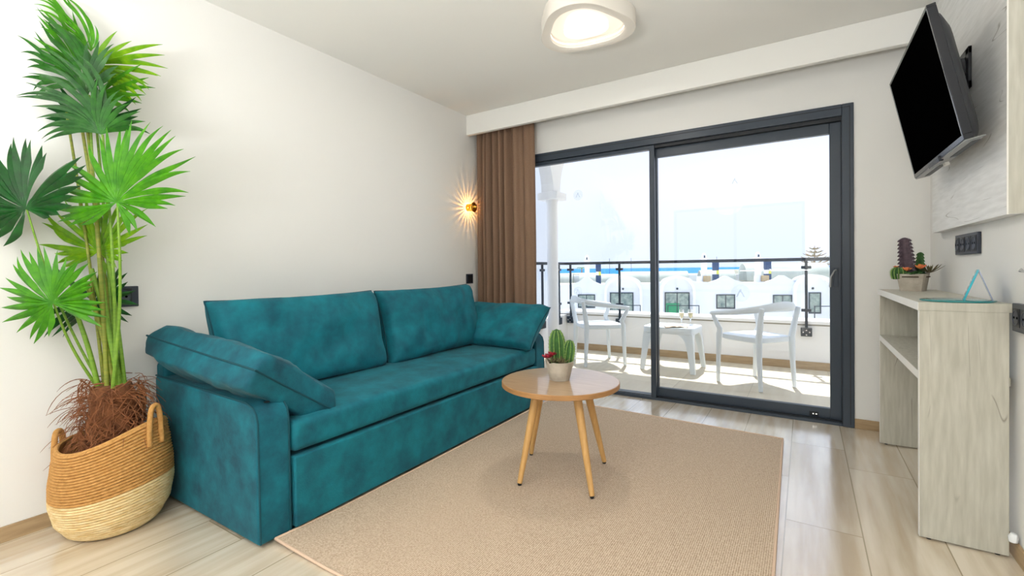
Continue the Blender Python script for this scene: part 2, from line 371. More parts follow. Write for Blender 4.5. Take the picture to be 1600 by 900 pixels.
for j in range(ny):
    for i in range(nx):
        a = j*(nx+1)+i; fs.append((a, a+1, a+nx+2, a+nx+1)); fs.append((N+a+nx+1, N+a+nx+2, N+a+1, N+a))
bd = [i for i in range(nx+1)] + [(j*(nx+1)+nx) for j in range(1, ny+1)] + [ny*(nx+1)+i for i in range(nx-1, -1, -1)] + [j*(nx+1) for j in range(ny-1, 0, -1)]
for k in range(len(bd)): a, c = bd[k], bd[(k+1) % len(bd)]; fs.append((a, N+a, N+c, c))
mb.add(top+bot, fs); W(mb, 'woven_field', M_rug, rug, smooth=True)
M_hem = mat('rug_hem', lin((212, 184, 160)), .9, bump=.4, bscale=200)
W(MB().tube([V(top[i])+V((0, 0, -.001)) for i in bd] + [V(top[0])+V((0, 0, -.001))], .0055, 8), 'bound_edge', M_hem, rug, smooth=True)

# ------------------------------------------------------------------ sofa
SF = (-2.2, 2.13, 0)
sofa = thing('sofa', 'long teal velvet sofa bed with a low drawer front standing along the white wall', 'sofa', SF)
def arm(ya, yb, near):
    prof = [(-2.70, .012), (-1.79, .012), (-1.79, .49), (-1.80, .523), (-1.825, .548), (-1.87, .560), (-2.3, .570), (-2.70, .578)]
    o = W(MB().prism(prof, ya, yb), 'armrest', M_teal, sofa, bevel=.014, seg=3)
    pp = MB()
    yy = ya if near else yb
    s_ = -1 if near else 1
    for q in (ya+.006, yb-.006):
        pp.tube([(-1.788, q, .02)] + [(x-.002 if x > -1.9 else x, q, z+.001) for x, z in prof[2:]], .0042, 6)
    sub(pp, 'seam_piping', M_pipe, o, sofa, smooth=True)
    return o
arm(.968, 1.105, True); arm(3.155, 3.292, False)
W(MB().box((-2.70, 1.105, .0), (-1.815, 3.155, .31)), 'base_frame', M_teal, sofa, bevel=.01)
dfr = W(MB().box((-1.812, 1.112, .024), (-1.772, 3.150, .316)), 'drawer_front', M_teal2, sofa, bevel=.008)
# seat mattress, softly crowned
def softbox(x0, x1, y0, y1, z0, z1, r, crown=.012, nseg=26, amp=.004, seed=0):
    mb = MB(); rings = []; cx, cy, cz = (x0+x1)/2, (y0+y1)/2, (z0+z1)/2; hx, hy, hz = (x1-x0)/2, (y1-y0)/2, (z1-z0)/2
    nu, nv = 28, 60; vs2 = []; fs2 = []
    def shape(sx, sy, sz):
        # push a cube point to a rounded box
        p = V((sx*hx, sy*hy, sz*hz)); q = V((max(-hx+r, min(hx-r, p.x)), max(-hy+r, min(hy-r, p.y)), max(-hz+r, min(hz-r, p.z))))
        d = p-q
        if d.length > 1e-6: p = q + d.normalized()*r
        if sz > 0: p.z += crown*(1-sx**4)*(1-sy**6)*max(0, p.z/hz)
        nn = noise.noise(V((p.x*3.2+seed, p.y*3.2, p.z*5)))*amp + noise.noise(V((p.x*11+seed, p.y*11, 3)))*amp*.35
        return V((cx, cy, cz)) + p + V((nn, 0, nn*(1 if sz > 0 else 0)))
    faces = [((1, 0, 0), (0, 1, 0), 2, 1), ((1, 0, 0), (0, 1, 0), 2, -1), ((0, 1, 0), (0, 0, 1), 0, 1), ((0, 1, 0), (0, 0, 1), 0, -1), ((1, 0, 0), (0, 0, 1), 1, 1), ((1, 0, 0), (0, 0, 1), 1, -1)]
    for a, b2, ax, sg in faces:
        na = {0: 30, 1: 70, 2: 12}[[i for i in range(3) if a[i]][0]]; nb = {0: 30, 1: 70, 2: 12}[[i for i in range(3) if b2[i]][0]]
        o = len(mb.v)
        for j in range(nb+1):
            for i in range(na+1):
                def sm(t, n): 
                    t = 2*t/n-1
                    return math.copysign(1-(1-abs(t))**1.8, t) 
                s3 = V(a)*sm(i, na) + V(b2)*sm(j, nb); s3[ax] = sg
                mb.v.append(tuple(shape(*s3)))
        for j in range(nb):
            for i in range(na):
                k = o+j*(na+1)+i; mb.f.append((k, k+1, k+na+2, k+na+1))
    return mb
def weld(o, d=.0006):
    import bmesh
    bm = bmesh.new(); bm.from_mesh(o.data); bmesh.ops.remove_doubles(bm, verts=bm.verts, dist=d); bmesh.ops.recalc_face_normals(bm, faces=bm.faces); bm.to_mesh(o.data); bm.free()
st_ = W(softbox(-2.60, -1.782, 1.112, 3.148, .328, .458, .028, crown=.014), 'seat_cushion', M_teal2, sofa, smooth='full'); weld(st_)
W(MB().box((-2.735, .985, .03), (-2.64, 3.275, .64)), 'backrest', M_teal, sofa, bevel=.02)
ft = MB()
for x, y in ((-1.86, 1.03), (-1.86, 3.23), (-2.62, 1.03), (-2.62, 3.23)):
    ft = MB().tube([(x, y, 0), (x, y, .015)], .022, 12); W(ft, 'foot', M_dark, sofa, smooth=True)
MB_hole = MB().lathe([(.012, 0), (.012, .002), (.006, .003)], 16, (-1.835, 1.035, .556)); W(MB_hole, 'arm_socket', M_dark, sofa, smooth=True)

def cushion(name, label, cat, L, Wd, T, mtx, group, edge=.0, pw=2.6, seed=0, wr=.012, material=None, ears=.05):
    """knife edge cushion lying in its local xy plane, thickness along z"""
    nu, nv = 46, 30; mb = MB(); tp = []; bt = []
    def pt(u, v, sg):
        c = 1-ears*(1-v*v)*(abs(u)**6); c2 = 1-ears*(1-u*u)*(abs(v)**6)
        x = L/2*u*c; y = Wd/2*v*c2
        prof = max(0, (1-abs(u)**pw)*(1-abs(v)**pw))**.5
        h_ = T/2*(prof*(1-edge) + edge*min(1, prof*3))
        q = V((x*6+seed, y*6, sg*2))
        rad = math.atan2(v, u)
        wr_ = noise.noise(q)*wr + noise.noise(q*2.3)*wr*.4
        # gather wrinkles running in from the seam
        e_ = max(abs(u), abs(v))
        wr_ += .35*wr*sin(rad*34+seed)*max(0, e_-.72)/.28*(1-e_)*4
        z = sg*(h_ + wr_*prof*1.2)
        return V((x, y, z))
    for j in range(nv+1):
        for i in range(nu+1):
            f_ = lambda t: math.sin(t*pi/2)*.55+t*.45
            u = f_(2*i/nu-1); v = f_(2*j/nv-1)
            tp.append(mtx @ pt(u, v, 1)); bt.append(mtx @ pt(u, v, -1))
    N = len(tp); fs = []
    for j in range(nv):
        for i in range(nu):
            a = j*(nu+1)+i; fs.append((a, a+1, a+nu+2, a+nu+1)); fs.append((N+a+nu+1, N+a+nu+2, N+a+1, N+a))
    mb.add(tp+bt, fs)
    loc = mtx.to_translation()
    root = thing(name, label, cat, loc, 0, group)
    o = W(mb, 'cover', material or M_teal2, root, smooth='full'); weld(o, .0004)
    bd = [i for i in range(nu+1)] + [(j*(nu+1)+nu) for j in range(1, nv+1)] + [nv*(nu+1)+i for i in range(nu-1, -1, -1)] + [j*(nu+1) for j in range(nv-1, 0, -1)]
    W(MB().tube([tp[i] for i in bd]+[tp[bd[0]]], .0045, 6), 'seam_piping', M_pipe, root, smooth=True)
    return root
def frame(c, xa, ya):
    xa = V(xa).normalized(); ya = V(ya); ya = (ya - xa*ya.dot(xa)).normalized(); za = xa.cross(ya)
    mm = Matrix.Identity(4)
    for i in range(3): mm[i][0] = xa[i]; mm[i][1] = ya[i]; mm[i][2] = za[i]; mm[i][3] = c[i]
    return mm
GC = 'loose cushions on the teal sofa'
cushion('back_cushion', 'large teal back cushion leaning on the wall at the end nearest the palm', 'cushion', 1.02, .51, .25,
        frame((-2.40, 1.60, .695), (0, 1, .005), (-.24, 0, 1)), GC, edge=.34, seed=1.3, pw=4, wr=.022)
cushion('back_cushion', 'large teal back cushion leaning on the wall at the curtain end', 'cushion', 1.00, .51, .25,
        frame((-2.38, 2.62, .700), (0, 1, .012), (-.24, 0, 1)), GC, edge=.34, seed=5.1, pw=4, wr=.022)
cushion('arm_cushion', 'long teal arm cushion flopped over the sofa arm nearest the palm', 'cushion', .91, .46, .20,
        frame((-2.245, 1.135, .612), (1, .03, -.085), (0, -.80, .56)), GC, edge=.62, seed=9.7, wr=.022, pw=4, material=M_teal)
cushion('arm_cushion', 'teal arm cushion tilted against the sofa arm beside the curtain', 'cushion', .86, .44, .17,
        frame((-2.16, 3.13, .62), (1, 0, -.0), (0, .68, .60)), GC, edge=.45, seed=3.9, wr=.022, pw=4)

# ------------------------------------------------------------------ round coffee table
TC = V((-1.078, 2.152, 0)); TZ = .501
ct = thing('coffee_table', 'round oak coffee table with three splayed legs in front of the sofa'.replace('three', 'four'), 'table', TC)
tt = W(MB().lathe([(.299, TZ-.026), (.303, TZ-.0235), (.303, TZ-.003), (.3005, TZ-.0005), (.2995, TZ-.0005)], 72, TC), 'tabletop', M_oakedge, ct, smooth=True)
W(MB().lathe([(.2995, TZ-.001), (.2995, TZ), (.0001, TZ)], 72, TC), 'veneer_surface', M_oak, ct, smooth=True)
for fx, fy in ((-1.199, 1.936), (-.842, 1.998), (-.935, 2.393), (-1.336, 2.288)):
    d = V((fx, fy, 0))-TC; tp_ = TC + d*.56 + V((0, 0, TZ-.0265)); bt_ = TC + d*1.0 + V((0, 0, .02))
    leg = W(MB().tube([bt_, bt_.lerp(tp_, .4), bt_.lerp(tp_, .8), tp_], [.0125, .017, .021, .022], 20), 'leg', M_oakleg, ct, smooth=True)
    q = V((bt_.x, bt_.y, .0095)); sub(MB().tube([q, V((bt_.x, bt_.y, .021))], .010, 14), 'foot_pad', M_dark, leg, ct, smooth=True)

# ------------------------------------------------------------------ potted cacti
M_cac = mat('cactus_green', lin((66, 112, 48)), .6, rgb2=lin((34, 76, 36)), nscale=30)
M_cacrib = mat('cactus_rib', lin((150, 178, 96)), .6, rgb2=lin((104, 142, 64)), nscale=90)
M_red = mat('succulent_red', lin((176, 26, 52)), .5, rgb2=lin((120, 14, 40)), nscale=40)
M_pur = mat('succulent_purple', lin((92, 76, 84)), .7, rgb2=lin((66, 52, 62)), nscale=60)
M_suc = mat('succulent_olive', lin((122, 124, 76)), .6, rgb2=lin((92, 70, 60)), nscale=40)
M_coral = mat('succulent_coral', lin((238, 106, 84)), .5, rgb2=lin((224, 150, 70)), nscale=50)
M_soil = mat('soil', lin((70, 56, 40)), .95, bump=.8, bscale=90)
M_spine = mat('spine_cream', lin((224, 214, 180)), .6)
def pot(root, c, rb, rt, h, nside=9, rot=0, square=False, dip=pi):
    rings = []; N_ = 48
    def rad(a, R0):
        k = 4 if square else nside
        s_ = 2*pi/k; aa = ((a-rot) % s_) - s_/2
        poly = R0*cos(s_/2)/cos(aa)
        return poly*(.75 if square else .6) + R0*(.25 if square else .4)
    def zt(a):
        d = abs((a-dip+pi) % (2*pi)-pi); return h*(1 + .10*max(0, cos(d))**3 - .10*max(0, 1-abs(d-.75)/.35))
    for f_ in (0, .02, .5, .97, 1.0):
        rings.append([V((c[0]+rad(a, rb+(rt-rb)*f_)*cos(a), c[1]+rad(a, rb+(rt-rb)*f_)*sin(a), c[2]+zt(a)*f_)) for a in [2*pi*k/N_ for k in range(N_)]])
    for f_, s_ in ((1.0, .90), (.82, .86)):
        rings.append([V((c[0]+rad(a, rt)*s_*cos(a), c[1]+rad(a, rt)*s_*sin(a), c[2]+(zt(a) if f_ == 1 else h*f_))) for a in [2*pi*k/N_ for k in range(N_)]])
    o = W(MB().loops(rings), 'pot', M_pot, root, smooth=True, ang=35)
    sub(MB().lathe([(rt*.84, c[2]+h*.8), (rt*.84, c[2]+h*.86), (.001, c[2]+h*.9)], 24, (c[0], c[1], 0)), 'soil', M_soil, o, root, smooth=True)
    return o
def ribbed(root, base, tipv, R0, ribs, mt_, mt2, name='cactus', taper=.75, teeth=0, spine=True, squash=1.0):
    base = V(base); ax = V(tipv)-base; H = ax.length; ax.normalize()
    x = (CR - ax*CR.dot(ax)).normalized(); y = ax.cross(x); rings = []; n_ = ribs*8
    prof = lambda t: (sin(min(1, t/.55)*pi/2)**.6*.25+.75)*(math.sqrt(max(0, 1-max(0, (t-.55)/.45)**2))) if not teeth else (1-(1-taper)*t)*(1 if t < .93 else math.sqrt(max(0.02, 1-((t-.93)/.07)**2)))
    K = 22 if not teeth else 66
    for i in range(K+1):
        t = i/K; R1 = R0*max(.02, prof(t))
        ring = []
        for k in range(n_):
            a = 2*pi*k/n_; ph = (cos(a*ribs)+1)/2
            rr_ = R1*(.74+.26*ph**1.3)
            if teeth: rr_ = R1*(.50 + .34*ph**2.5 + .42*(ph**4)*(1-(t*teeth) % 1))
            ring.append(base + ax*(H*t) + (x*cos(a)+y*sin(a)*squash)*rr_)
        rings.append(ring)
    o = W(MB().loops(rings), name, mt_, root, smooth='full')
    if spine:
        s_ = MB()
        for k in range(ribs):
            a = 2*pi*k/ribs; pts = []
            for i in range(1, K):
                t = i/K; pts.append(base + ax*(H*t) + (x*cos(a)+y*sin(a)*squash)*(R0*prof(t)*(1.0 if not teeth else .96)))
            s_.tube(pts, .0022 if not teeth else .0015, 5)
            if not teeth:
                for q in pts[::2]:
                    o_ = (q-(base+ax*((q-base).dot(ax)))).normalized()
                    for dv in (V((0, 0, .3)), x*.5, -x*.5): s_.tube([q, q+(o_+dv).normalized()*.008], [.0009, .0003], 3)
        sub(s_, 'ribs', mt2, o, root)
    return o
def rosette(root, c, R0, nl, mt_, up=.6, name='succulent', tip=1.0, layers=3, wd=.32, seed=0):
    rnd = random.Random(seed); mb = MB(); c = V(c)
    for L_ in range(layers):
        f_ = 1-L_*.28
        for k in range(nl):
            a = 2*pi*(k+.5*(L_ % 2))/nl + rnd.uniform(-.12, .12); el_ = up*(.45+.5*L_) + rnd.uniform(-.1, .1)
            d = V((cos(a)*cos(el_), sin(a)*cos(el_), sin(el_))); s_ = V((-sin(a), cos(a), 0)); nn_ = d.cross(s_)
            Ln = R0*f_*rnd.uniform(.85, 1.1); rings = []
            for t, ww in ((0, .4), (.35, .9), (.65, 1.0), (.88, .6), (1, .05)):
                p = c + d*(Ln*t) + V((0, 0, .25*Ln*t*t)); w_ = Ln*wd*ww
                rings.append([p + s_*w_, p + nn_*(w_*.35), p - s_*w_, p - nn_*(w_*.35)])
            mb.loops(rings)
    return W(mb, name, mt_, root, smooth='full')
# on the coffee table
pc = V((-1.083, 2.158, TZ+.0005))
pl = thing('potted_cactus', 'small cement pot of two green cacti and a red succulent on the round table', 'plant', pc, 0)
pot(pl, pc, .052, .076, .097, 9, .2, dip=RD(205))
ribbed(pl, pc+V((-.012, .006, .07)), pc+V((-.018, .004, .262)), .042, 9, M_cac, M_cacrib)
ribbed(pl, pc+CR*.036+V((0, 0, .065)), pc+CR*.056+V((0, 0, .207)), .032, 9, M_cac, M_cacrib)
rosette(pl, pc-CR*.060+V((0, 0, .112)), .038, 6, M_red, .5, 'red_succulent', seed=2)
rosette(pl, pc-CR*.038-fw*.02+V((0, 0, .128)), .030, 6, M_red, .8, 'red_succulent', seed=3)
rosette(pl, pc+CR*.005-fw*.04+V((0, 0, .088)), .050, 8, M_suc, .9, 'succulent', wd=.13, seed=4)
rosette(pl, pc-CR*.03-fw*.035+V((0, 0, .092)), .045, 7, M_suc, .9, 'succulent', wd=.13, seed=5)
# on the console
CX0, CX1, CY0, CY1, CZ = .376, .638, 2.383, 3.565, .930
qc = V((.508, 3.375, CZ+.0005))
pl = thing('potted_cactus', 'pale cement pot with tall purple cactus and coral succulents on the console', 'plant', qc, 0)
pot(pl, qc, .068, .086, .095, 4, RD(25), True, dip=RD(10))
M_purrib = mat('cactus_pale_rib', lin((196, 190, 196)), .6)
ribbed(pl, qc+V((-.02, 0, .07)), qc+V((-.038, 0, .298)), .052, 4, M_pur, M_purrib, 'purple_cactus', .62, 11, True)
ribbed(pl, qc+V((.035, .03, .07)), qc+V((.036, .03, .215)), .028, 5, M_cac, M_cacrib, 'cactus', .5, 8, False)
ribbed(pl, qc+V((-.062, -.01, .065)), qc+V((-.064, -.01, .135)), .036, 11, M_cac, M_cacrib, 'ball_cactus')
rosette(pl, qc+V((-.035, -.055, .112)), .026, 8, M_coral, 1.15, 'coral_succulent', seed=7)
rosette(pl, qc+V((.022, -.055, .122)), .032, 8, M_coral, 1.15, 'coral_succulent', seed=8)
rosette(pl, qc+V((-.005, -.05, .088)), .045, 8, M_cac, .5, 'succulent', wd=.25, seed=9)
rosette(pl, qc+V((.068, -.01, .10)), .070, 10, M_suc, .8, 'spiky_succulent', wd=.07, seed=10)
rosette(pl, qc+V((-.068, .0, .13)), .022, 6, M_coral, .5, 'cactus_flower', seed=11)

# ------------------------------------------------------------------ console
cn = thing('console_table', 'narrow whitewashed oak console with one open shelf against the wall under the television', 'console table', (.5, 2.95, 0))
TH = .032
def slab(name, a, b):
    """board with white edge banding along its room side (low x)"""
    o = W(MB().box((a[0]+.0015, a[1], a[2]), b), name, M_oakcon, cn, bevel=.001, seg=1)
    sub(MB().box(a, (a[0]+.0015, b[1], b[2])), 'edge_band', M_oakedgew, o, cn)
    return o
slab('top_board', (CX0-.003, CY0, CZ-TH), (CX1, CY1, CZ))
slab('side_panel', (CX0, CY0+.001, .006), (CX1-.012, CY0+.024, CZ-TH)); slab('side_panel', (CX0, CY1-.045, .006), (CX1-.012, CY1-.022, CZ-TH))
slab('shelf', (CX0, CY0+.024, .625), (CX1-.002, CY1-.045, .657))
for y in (CY0+.012, CY1-.034):
    for x in (CX0+.03, CX1-.04): W(MB().tube([(x, y, 0), (x, y, .007)], .008, 8), 'glide', M_dark, cn)
# teal glass tray
M_tg = mat('teal_glass', lin((70, 190, 190)), .08, trans=.55, spec=.6)
tray_c = V((.508, 2.498, CZ+.0005))
tag(MB().lathe([(.108, 0), (.112, .002), (.112, .005), (.108, .0065), (.001, .0065)], 56).build('glass_tray', M_tg, smooth=True, loc=None), 'thin round teal glass tray on the near end of the console', 'tray').location = tray_c
# acrylic tent sign seen along its ridge
tsn = thing('tent_sign', 'folded clear acrylic tent sign standing on the teal tray', 'sign', (.5695, 2.50, CZ+.007), RD(-11))
M_ac1 = mat('acrylic_cyan', lin((70, 205, 222)), .12, trans=.35)
M_ac2 = mat('acrylic_lilac', lin((176, 190, 222)), .12, trans=.35)
q = MB(); q.add([(-.0435, -.05, 0), (-.0365, -.05, 0), (.0035, -.05, .118), (-.0035, -.05, .118), (-.0435, .05, 0), (-.0365, .05, 0), (.0035, .05, .118), (-.0035, .05, .118)],
                [(0, 1, 2, 3), (7, 6, 5, 4), (0, 4, 5, 1), (1, 5, 6, 2), (2, 6, 7, 3), (3, 7, 4, 0)])
ps = q.build('sign_panel', M_ac1, tsn, bevel=.0006, seg=1)
mk = MB()
for k in range(5):
    for j in range(4):
        z = .015+k*.02; y = -.04+j*.02; x = -.0438+(z/.118)*.040
        mk.box((x-.0004, y, z), (x+.0003, y+.012, z+.008))
mk.build('printed_marks', M_oakedgew, ps)
q = MB(); q.add([(.0375, -.05, 0), (.0405, -.05, 0), (.002, -.05, .118), (-.001, -.05, .118), (.0375, .05, 0), (.0405, .05, 0), (.002, .05, .118), (-.001, .05, .118)],
                [(0, 1, 2, 3), (7, 6, 5, 4), (0, 4, 5, 1), (1, 5, 6, 2), (2, 6, 7, 3), (3, 7, 4, 0)])
q.build('sign_panel', M_ac2, tsn)

# ------------------------------------------------------------------ wall panel and television
PXF = .605
wp = thing('wall_panel', 'tall whitewashed oak panel on the right wall behind the television', 'wall panel', (.63, 2.9, 1.25))
W(MB().box((PXF, 2.333, 1.252), (XR-.001, 3.468, ZC-.001)), 'board', M_oakpan, wp, bevel=.0015, seg=1)
W(MB().box((PXF+.004, 2.3315, 1.254), (XR-.001, 2.3332, ZC-.002)), 'side_veneer', M_oakcon, wp)
W(MB().box((PXF, 2.3305, 1.252), (PXF+.0042, 2.3332, ZC-.002)), 'edge_band', M_oakedgew, wp)
tv = thing('television', 'flat black television tilted down on a wall bracket over the console', 'television', (.44, 2.767, 1.79))
nrm = V((-cos(RD(11.37)), 0, -sin(RD(11.37)))); upv = V((-sin(RD(11.37)), 0, cos(RD(11.37)))); yv = V((0, 1, 0))
FC = V((.439, 2.767, 1.792)); TW, THt = .90, .53
def T(y, z, d): return FC + yv*y + upv*z - nrm*d      # y along width, z up the screen, d behind the front
def tbox(y0, y1, z0, z1, d0, d1, mb=None):
    mb = mb or MB(); p = [T(*q) for q in ((y0, z0, d0), (y1, z0, d0), (y1, z1, d0), (y0, z1, d0), (y0, z0, d1), (y1, z0, d1), (y1, z1, d1), (y0, z1, d1))]
    return mb.add(p, [(0, 1, 2, 3), (7, 6, 5, 4), (0, 4, 5, 1), (1, 5, 6, 2), (2, 6, 7, 3), (3, 7, 4, 0)])
HW, HH = TW/2, THt/2
bz = MB(); tbox(-HW, HW, -HH, -HH+.02, 0, .028, bz); tbox(-HW, HW, HH-.010, HH, 0, .028, bz); tbox(-HW, -HW+.010, -HH+.02, HH-.01, 0, .028, bz); tbox(HW-.010, HW, -HH+.02, HH-.01, 0, .028, bz)
W(bz, 'bezel', M_gloss, tv, bevel=.002, seg=2)
W(tbox(-HW+.0095, HW-.0095, -HH+.0195, HH-.0095, .002, .012), 'screen', M_black, tv)
tr = MB()
for a in ((-HW+.0095, -HW+.0115, -HH+.02, HH-.01), (HW-.0115, HW-.0095, -HH+.02, HH-.01), (-HW+.0095, HW-.0095, HH-.0115, HH-.0095)): tbox(*a, -.0006, .003, tr)
W(tr, 'bezel_trim', M_silver, tv)
bk = MB(); rings = []
for d, ins, inb in ((.028, .004, .002), (.040, .012, .002), (.062, .05, .004), (.074, .13, .02)):
    pts = []
    for k in range(40):
        a = 2*pi*k/40; cy_, cz_ = cos(a), sin(a)
        sx = math.copysign(abs(cy_)**.22, cy_); sz = math.copysign(abs(cz_)**.22, cz_)
        zz = sz*(HH-ins) if sz > 0 else sz*(HH-inb)
        pts.append(T(sx*(HW-ins), zz, d))
    rings.append(pts)
W(bk.loops(rings), 'back_cover', M_tvback, tv, smooth=True, ang=50)
W(tbox(-HW+.002, HW-.002, -HH-.006, -HH+.0005, .002, .060), 'bottom_strip', M_silver, tv, bevel=.004)
for q in (-.40, .09): W(tbox(q, q+.30, -HH-.0075, -HH-.0055, .030, .055), 'speaker_grille', M_dark, tv)
W(tbox(-.10, .10, -HH-.012, -HH+.012, -.006, .010), 'logo_lip', M_gloss, tv, bevel=.004)
W(tbox(.02, .055, -HH-.022, -HH-.006, .035, .052), 'port_stub', M_oakedgew, tv, bevel=.003)
mt_ = MB()
mt_.box((PXF-.012, 2.735, 1.835), (PXF-.0005, 2.775, 2.01)); mt_.box((PXF-.012, 2.86, 1.835), (PXF-.0005, 2.90, 2.01)); mt_.box((PXF-.012, 2.735, 1.98), (PXF-.0005, 2.90, 2.012)); mt_.box((PXF-.012, 2.735, 1.835), (PXF-.0005, 2.90, 1.865))
W(mt_, 'wall_plate', M_dark, tv, bevel=.002)
a_ = MB(); a_.tube([(PXF-.012, 2.80, 1.92), (PXF-.05, 2.80, 1.91), tuple(T(.03, .09, .09)), tuple(T(.03, .09, .07))], .018, 12); a_.box((PXF-.04, 2.79, 1.86), (PXF-.01, 2.84, 1.98))
W(a_, 'bracket_arm', M_tvback, tv, smooth=True)
tb = MB(); tbox(-.10, .14, -.02, .20, .0745, .082, tb); W(tb, 'mounting_plate', M_dark, tv)
W(MB().tube([(PXF-.03, 2.79, 1.965), (PXF-.045, 2.76, 1.96)], .009, 10), 'clamp_screw', M_chrome, tv, smooth=True)

# ------------------------------------------------------------------ sockets and switches
def plate(name, label, cat, wallx, y0, y1, z0, z1, sgn, holes, group=None, d=.012):
    root = thing(name, label, cat, (wallx, (y0+y1)/2, (z0+z1)/2), 0, group)
    xf = wallx + sgn*d
    def bx(a, b, *r_): return MB().box((min(a, b), r_[0], r_[2]), (max(a, b), r_[1], r_[3]))
    pp = W(bx(wallx+sgn*.0005, xf, y0, y1, z0, z1), 'cover_plate', M_dblue, root, bevel=.003)
    ng = len(holes)
    for k, typ in enumerate(holes):
        yc = y0 + (y1-y0)*(k+.5)/ng; zc = (z0+z1)/2; s_ = min((y1-y0)/ng, z1-z0)
        if typ == 'socket':
            ins = bx(xf, xf+sgn*.0015, yc-s_*.40, yc+s_*.40, zc-s_*.40, zc+s_*.40)
            i_ = W(ins, 'socket_insert', M_dark, root, bevel=.001)
            rot = Matrix.Rotation(pi/2*sgn, 4, 'Y')
            sub(MB().lathe([(s_*.31, 0), (s_*.36, .0018), (s_*.31, .0026), (s_*.29, .0015), (s_*.28, .0008), (.001, .0008)], 28, (xf+sgn*.0012, yc, zc), rot), 'socket_ring', M_dblue, i_, root, smooth=True)
            for dy in (-.17, .17): sub(MB().lathe([(s_*.055, 0), (s_*.055, .0012)], 10, (xf+sgn*.0018, yc+dy*s_, zc), rot), 'pin_hole', M_black, i_, root)
        else:
            W(bx(xf, xf+sgn*.003, yc-s_*.36, yc+s_*.36, zc-s_*.36, zc+s_*.36), 'switch_rocker', M_dark, root, bevel=.002)
    return root
plate('socket_strip', 'dark four-gang socket strip on the right wall above the console', 'socket', XR, 2.80, 3.155, 1.122, 1.219, -1, ['socket']*4, d=.014)
plate('wall_outlet', 'dark socket plate on the right wall beside the near end of the console', 'socket', XR, 2.21, 2.375, .835, .935, -1, ['socket', 'socket'], d=.02)
plate('wall_outlet', 'dark socket plate on the white wall behind the palm stems', 'socket', XL, .79, .922, .922, 1.020, 1, ['socket'])
plate('light_switch', 'small black light switch on the white wall between sofa and curtain', 'switch', XL, 3.50, 3.60, .945, 1.037, 1, ['switch'])
hk = thing('cable_clip', 'small white cable end on the skirting behind the console', 'cable', (XR-.012, 2.372, .1))
W(MB().tube([(XR-.018, 2.368, .07), (XR-.018, 2.368, .088), (XR-.016, 2.368, .10)], [.012, .014, .009], 14), 'plug', M_white, hk, smooth=True)
hk = thing('wall_hook', 'tiny chrome hook on the right wall above the near socket plate', 'hook', (XR, 2.31, 1.05))
W(MB().tube([(XR, 2.31, 1.05), (XR-.010, 2.31, 1.05), (XR-.018, 2.31, 1.055)], [.005, .005, .008], 12), 'hook', M_chrome, hk, smooth=True)

# ------------------------------------------------------------------ ceiling lamp, added rear fill light
M_led = mat('led_strip', (1, .93, .82), .5, emit=(1, .92, .8), estr=1.5)
M_glow = mat('opal_diffuser', (.35, .33, .3), .5, emit=(1, .84, .68), estr=.82)
M_glow2 = mat('opal_core', (.5, .48, .45), .5, emit=(1, .96, .9), estr=1.1)
def tri(R0, rnd_, rot, n=90):
    out_ = []
    for k in range(n):
        a = 2*pi*k/n
        out_.append((a+rot, R0*(1 + rnd_*cos(3*a))))
    return out_
def ceiling_lamp(c, label, rot):
    root = thing('ceiling_lamp', label, 'lamp', (c[0], c[1], ZC))
    def ring(R0, z, k=.095): return [V((c[0]+r1*cos(a)*1.0, c[1]+r1*sin(a), z)) for a, r1 in tri(R0, k, rot)]
    zb = ZC-.088
    W(MB().loops([ring(.272, ZC-.0005), ring(.272, zb+.006), ring(.268, zb), ring(.222, zb), ring(.212, zb+.004), ring(.212, zb+.045), ring(.21, zb+.05)], caps=(True, False)), 'lamp_body', M_lampw, root, smooth=True)
    W(MB().loops([ring(.2115, zb+.030), ring(.2115, zb+.022)], caps=(False, False)), 'led_band', M_led, root, smooth=True)
    W(MB().loops([ring(.2115, zb+.050), ring(.2115, zb+.0475)]), 'reflector', M_glow, root, smooth=True)
    W(MB().loops([ring(.125, zb+.047), ring(.125, zb+.014), ring(.118, zb+.010), ring(.07, zb+.010), ring(.066, zb+.014), ring(.066, zb+.03)], caps=(False, True)), 'inner_ring', M_glow2, root, smooth=True)
    W(MB().loops([ring(.1275, zb+.018), ring(.1275, zb+.026)], caps=(False, False)), 'led_band', M_led, root, smooth=True)
    return root
LC = (-1.085, 2.535)
ceiling_lamp(LC, 'white rounded triangular ceiling lamp glowing above the room', RD(36))
light('ceiling_lamp_light', 'AREA', (LC[0], LC[1], ZC-.0795), LAMP, (1, .94, .86), .12, direction=(0, 0, -1)).data.shape = 'DISK'
light('rear_fill_light', 'POINT', (-1.1, -.9, 2.2), REARFILL, (1, .96, .9), soft=.25)  # added fill behind the camera, no lamp fixture stands here

# ------------------------------------------------------------------ brass sconce with a cage that throws rays on the wall
scn = thing('wall_sconce', 'small brass sconce throwing sunburst rays on the white wall beside the curtain', 'lamp', (XL, 3.545, 1.675))
sy, sz_ = 3.545, 1.675
rx = Matrix.Rotation(pi/2, 4, 'Y')
W(MB().lathe([(.032, 0), (.032, .005), (.026, .009), (.012, .012), (.010, .016)], 32, (XL+.0005, sy, sz_), rx), 'wall_plate', M_gold, scn, smooth=True)
cg = MB()
for k in range(22):
    a = 2*pi*k/22; cg.tube([(XL+.004, sy+.031*cos(a), sz_+.031*sin(a)), (XL+.074, sy+.034*cos(a), sz_+.034*sin(a))], .0025, 5)
W(cg, 'ribbed_cage', M_gold, scn)
W(MB().lathe([(.046, .070), (.048, .075), (.036, .084), (.022, .082), (.016, .10), (.006, .11)], 32, (XL, sy, sz_), rx), 'front_disc', M_gold, scn, smooth=True)
M_bulb = mat('warm_bulb', (1, .7, .3), .5, emit=(1, .62, .22), estr=12)
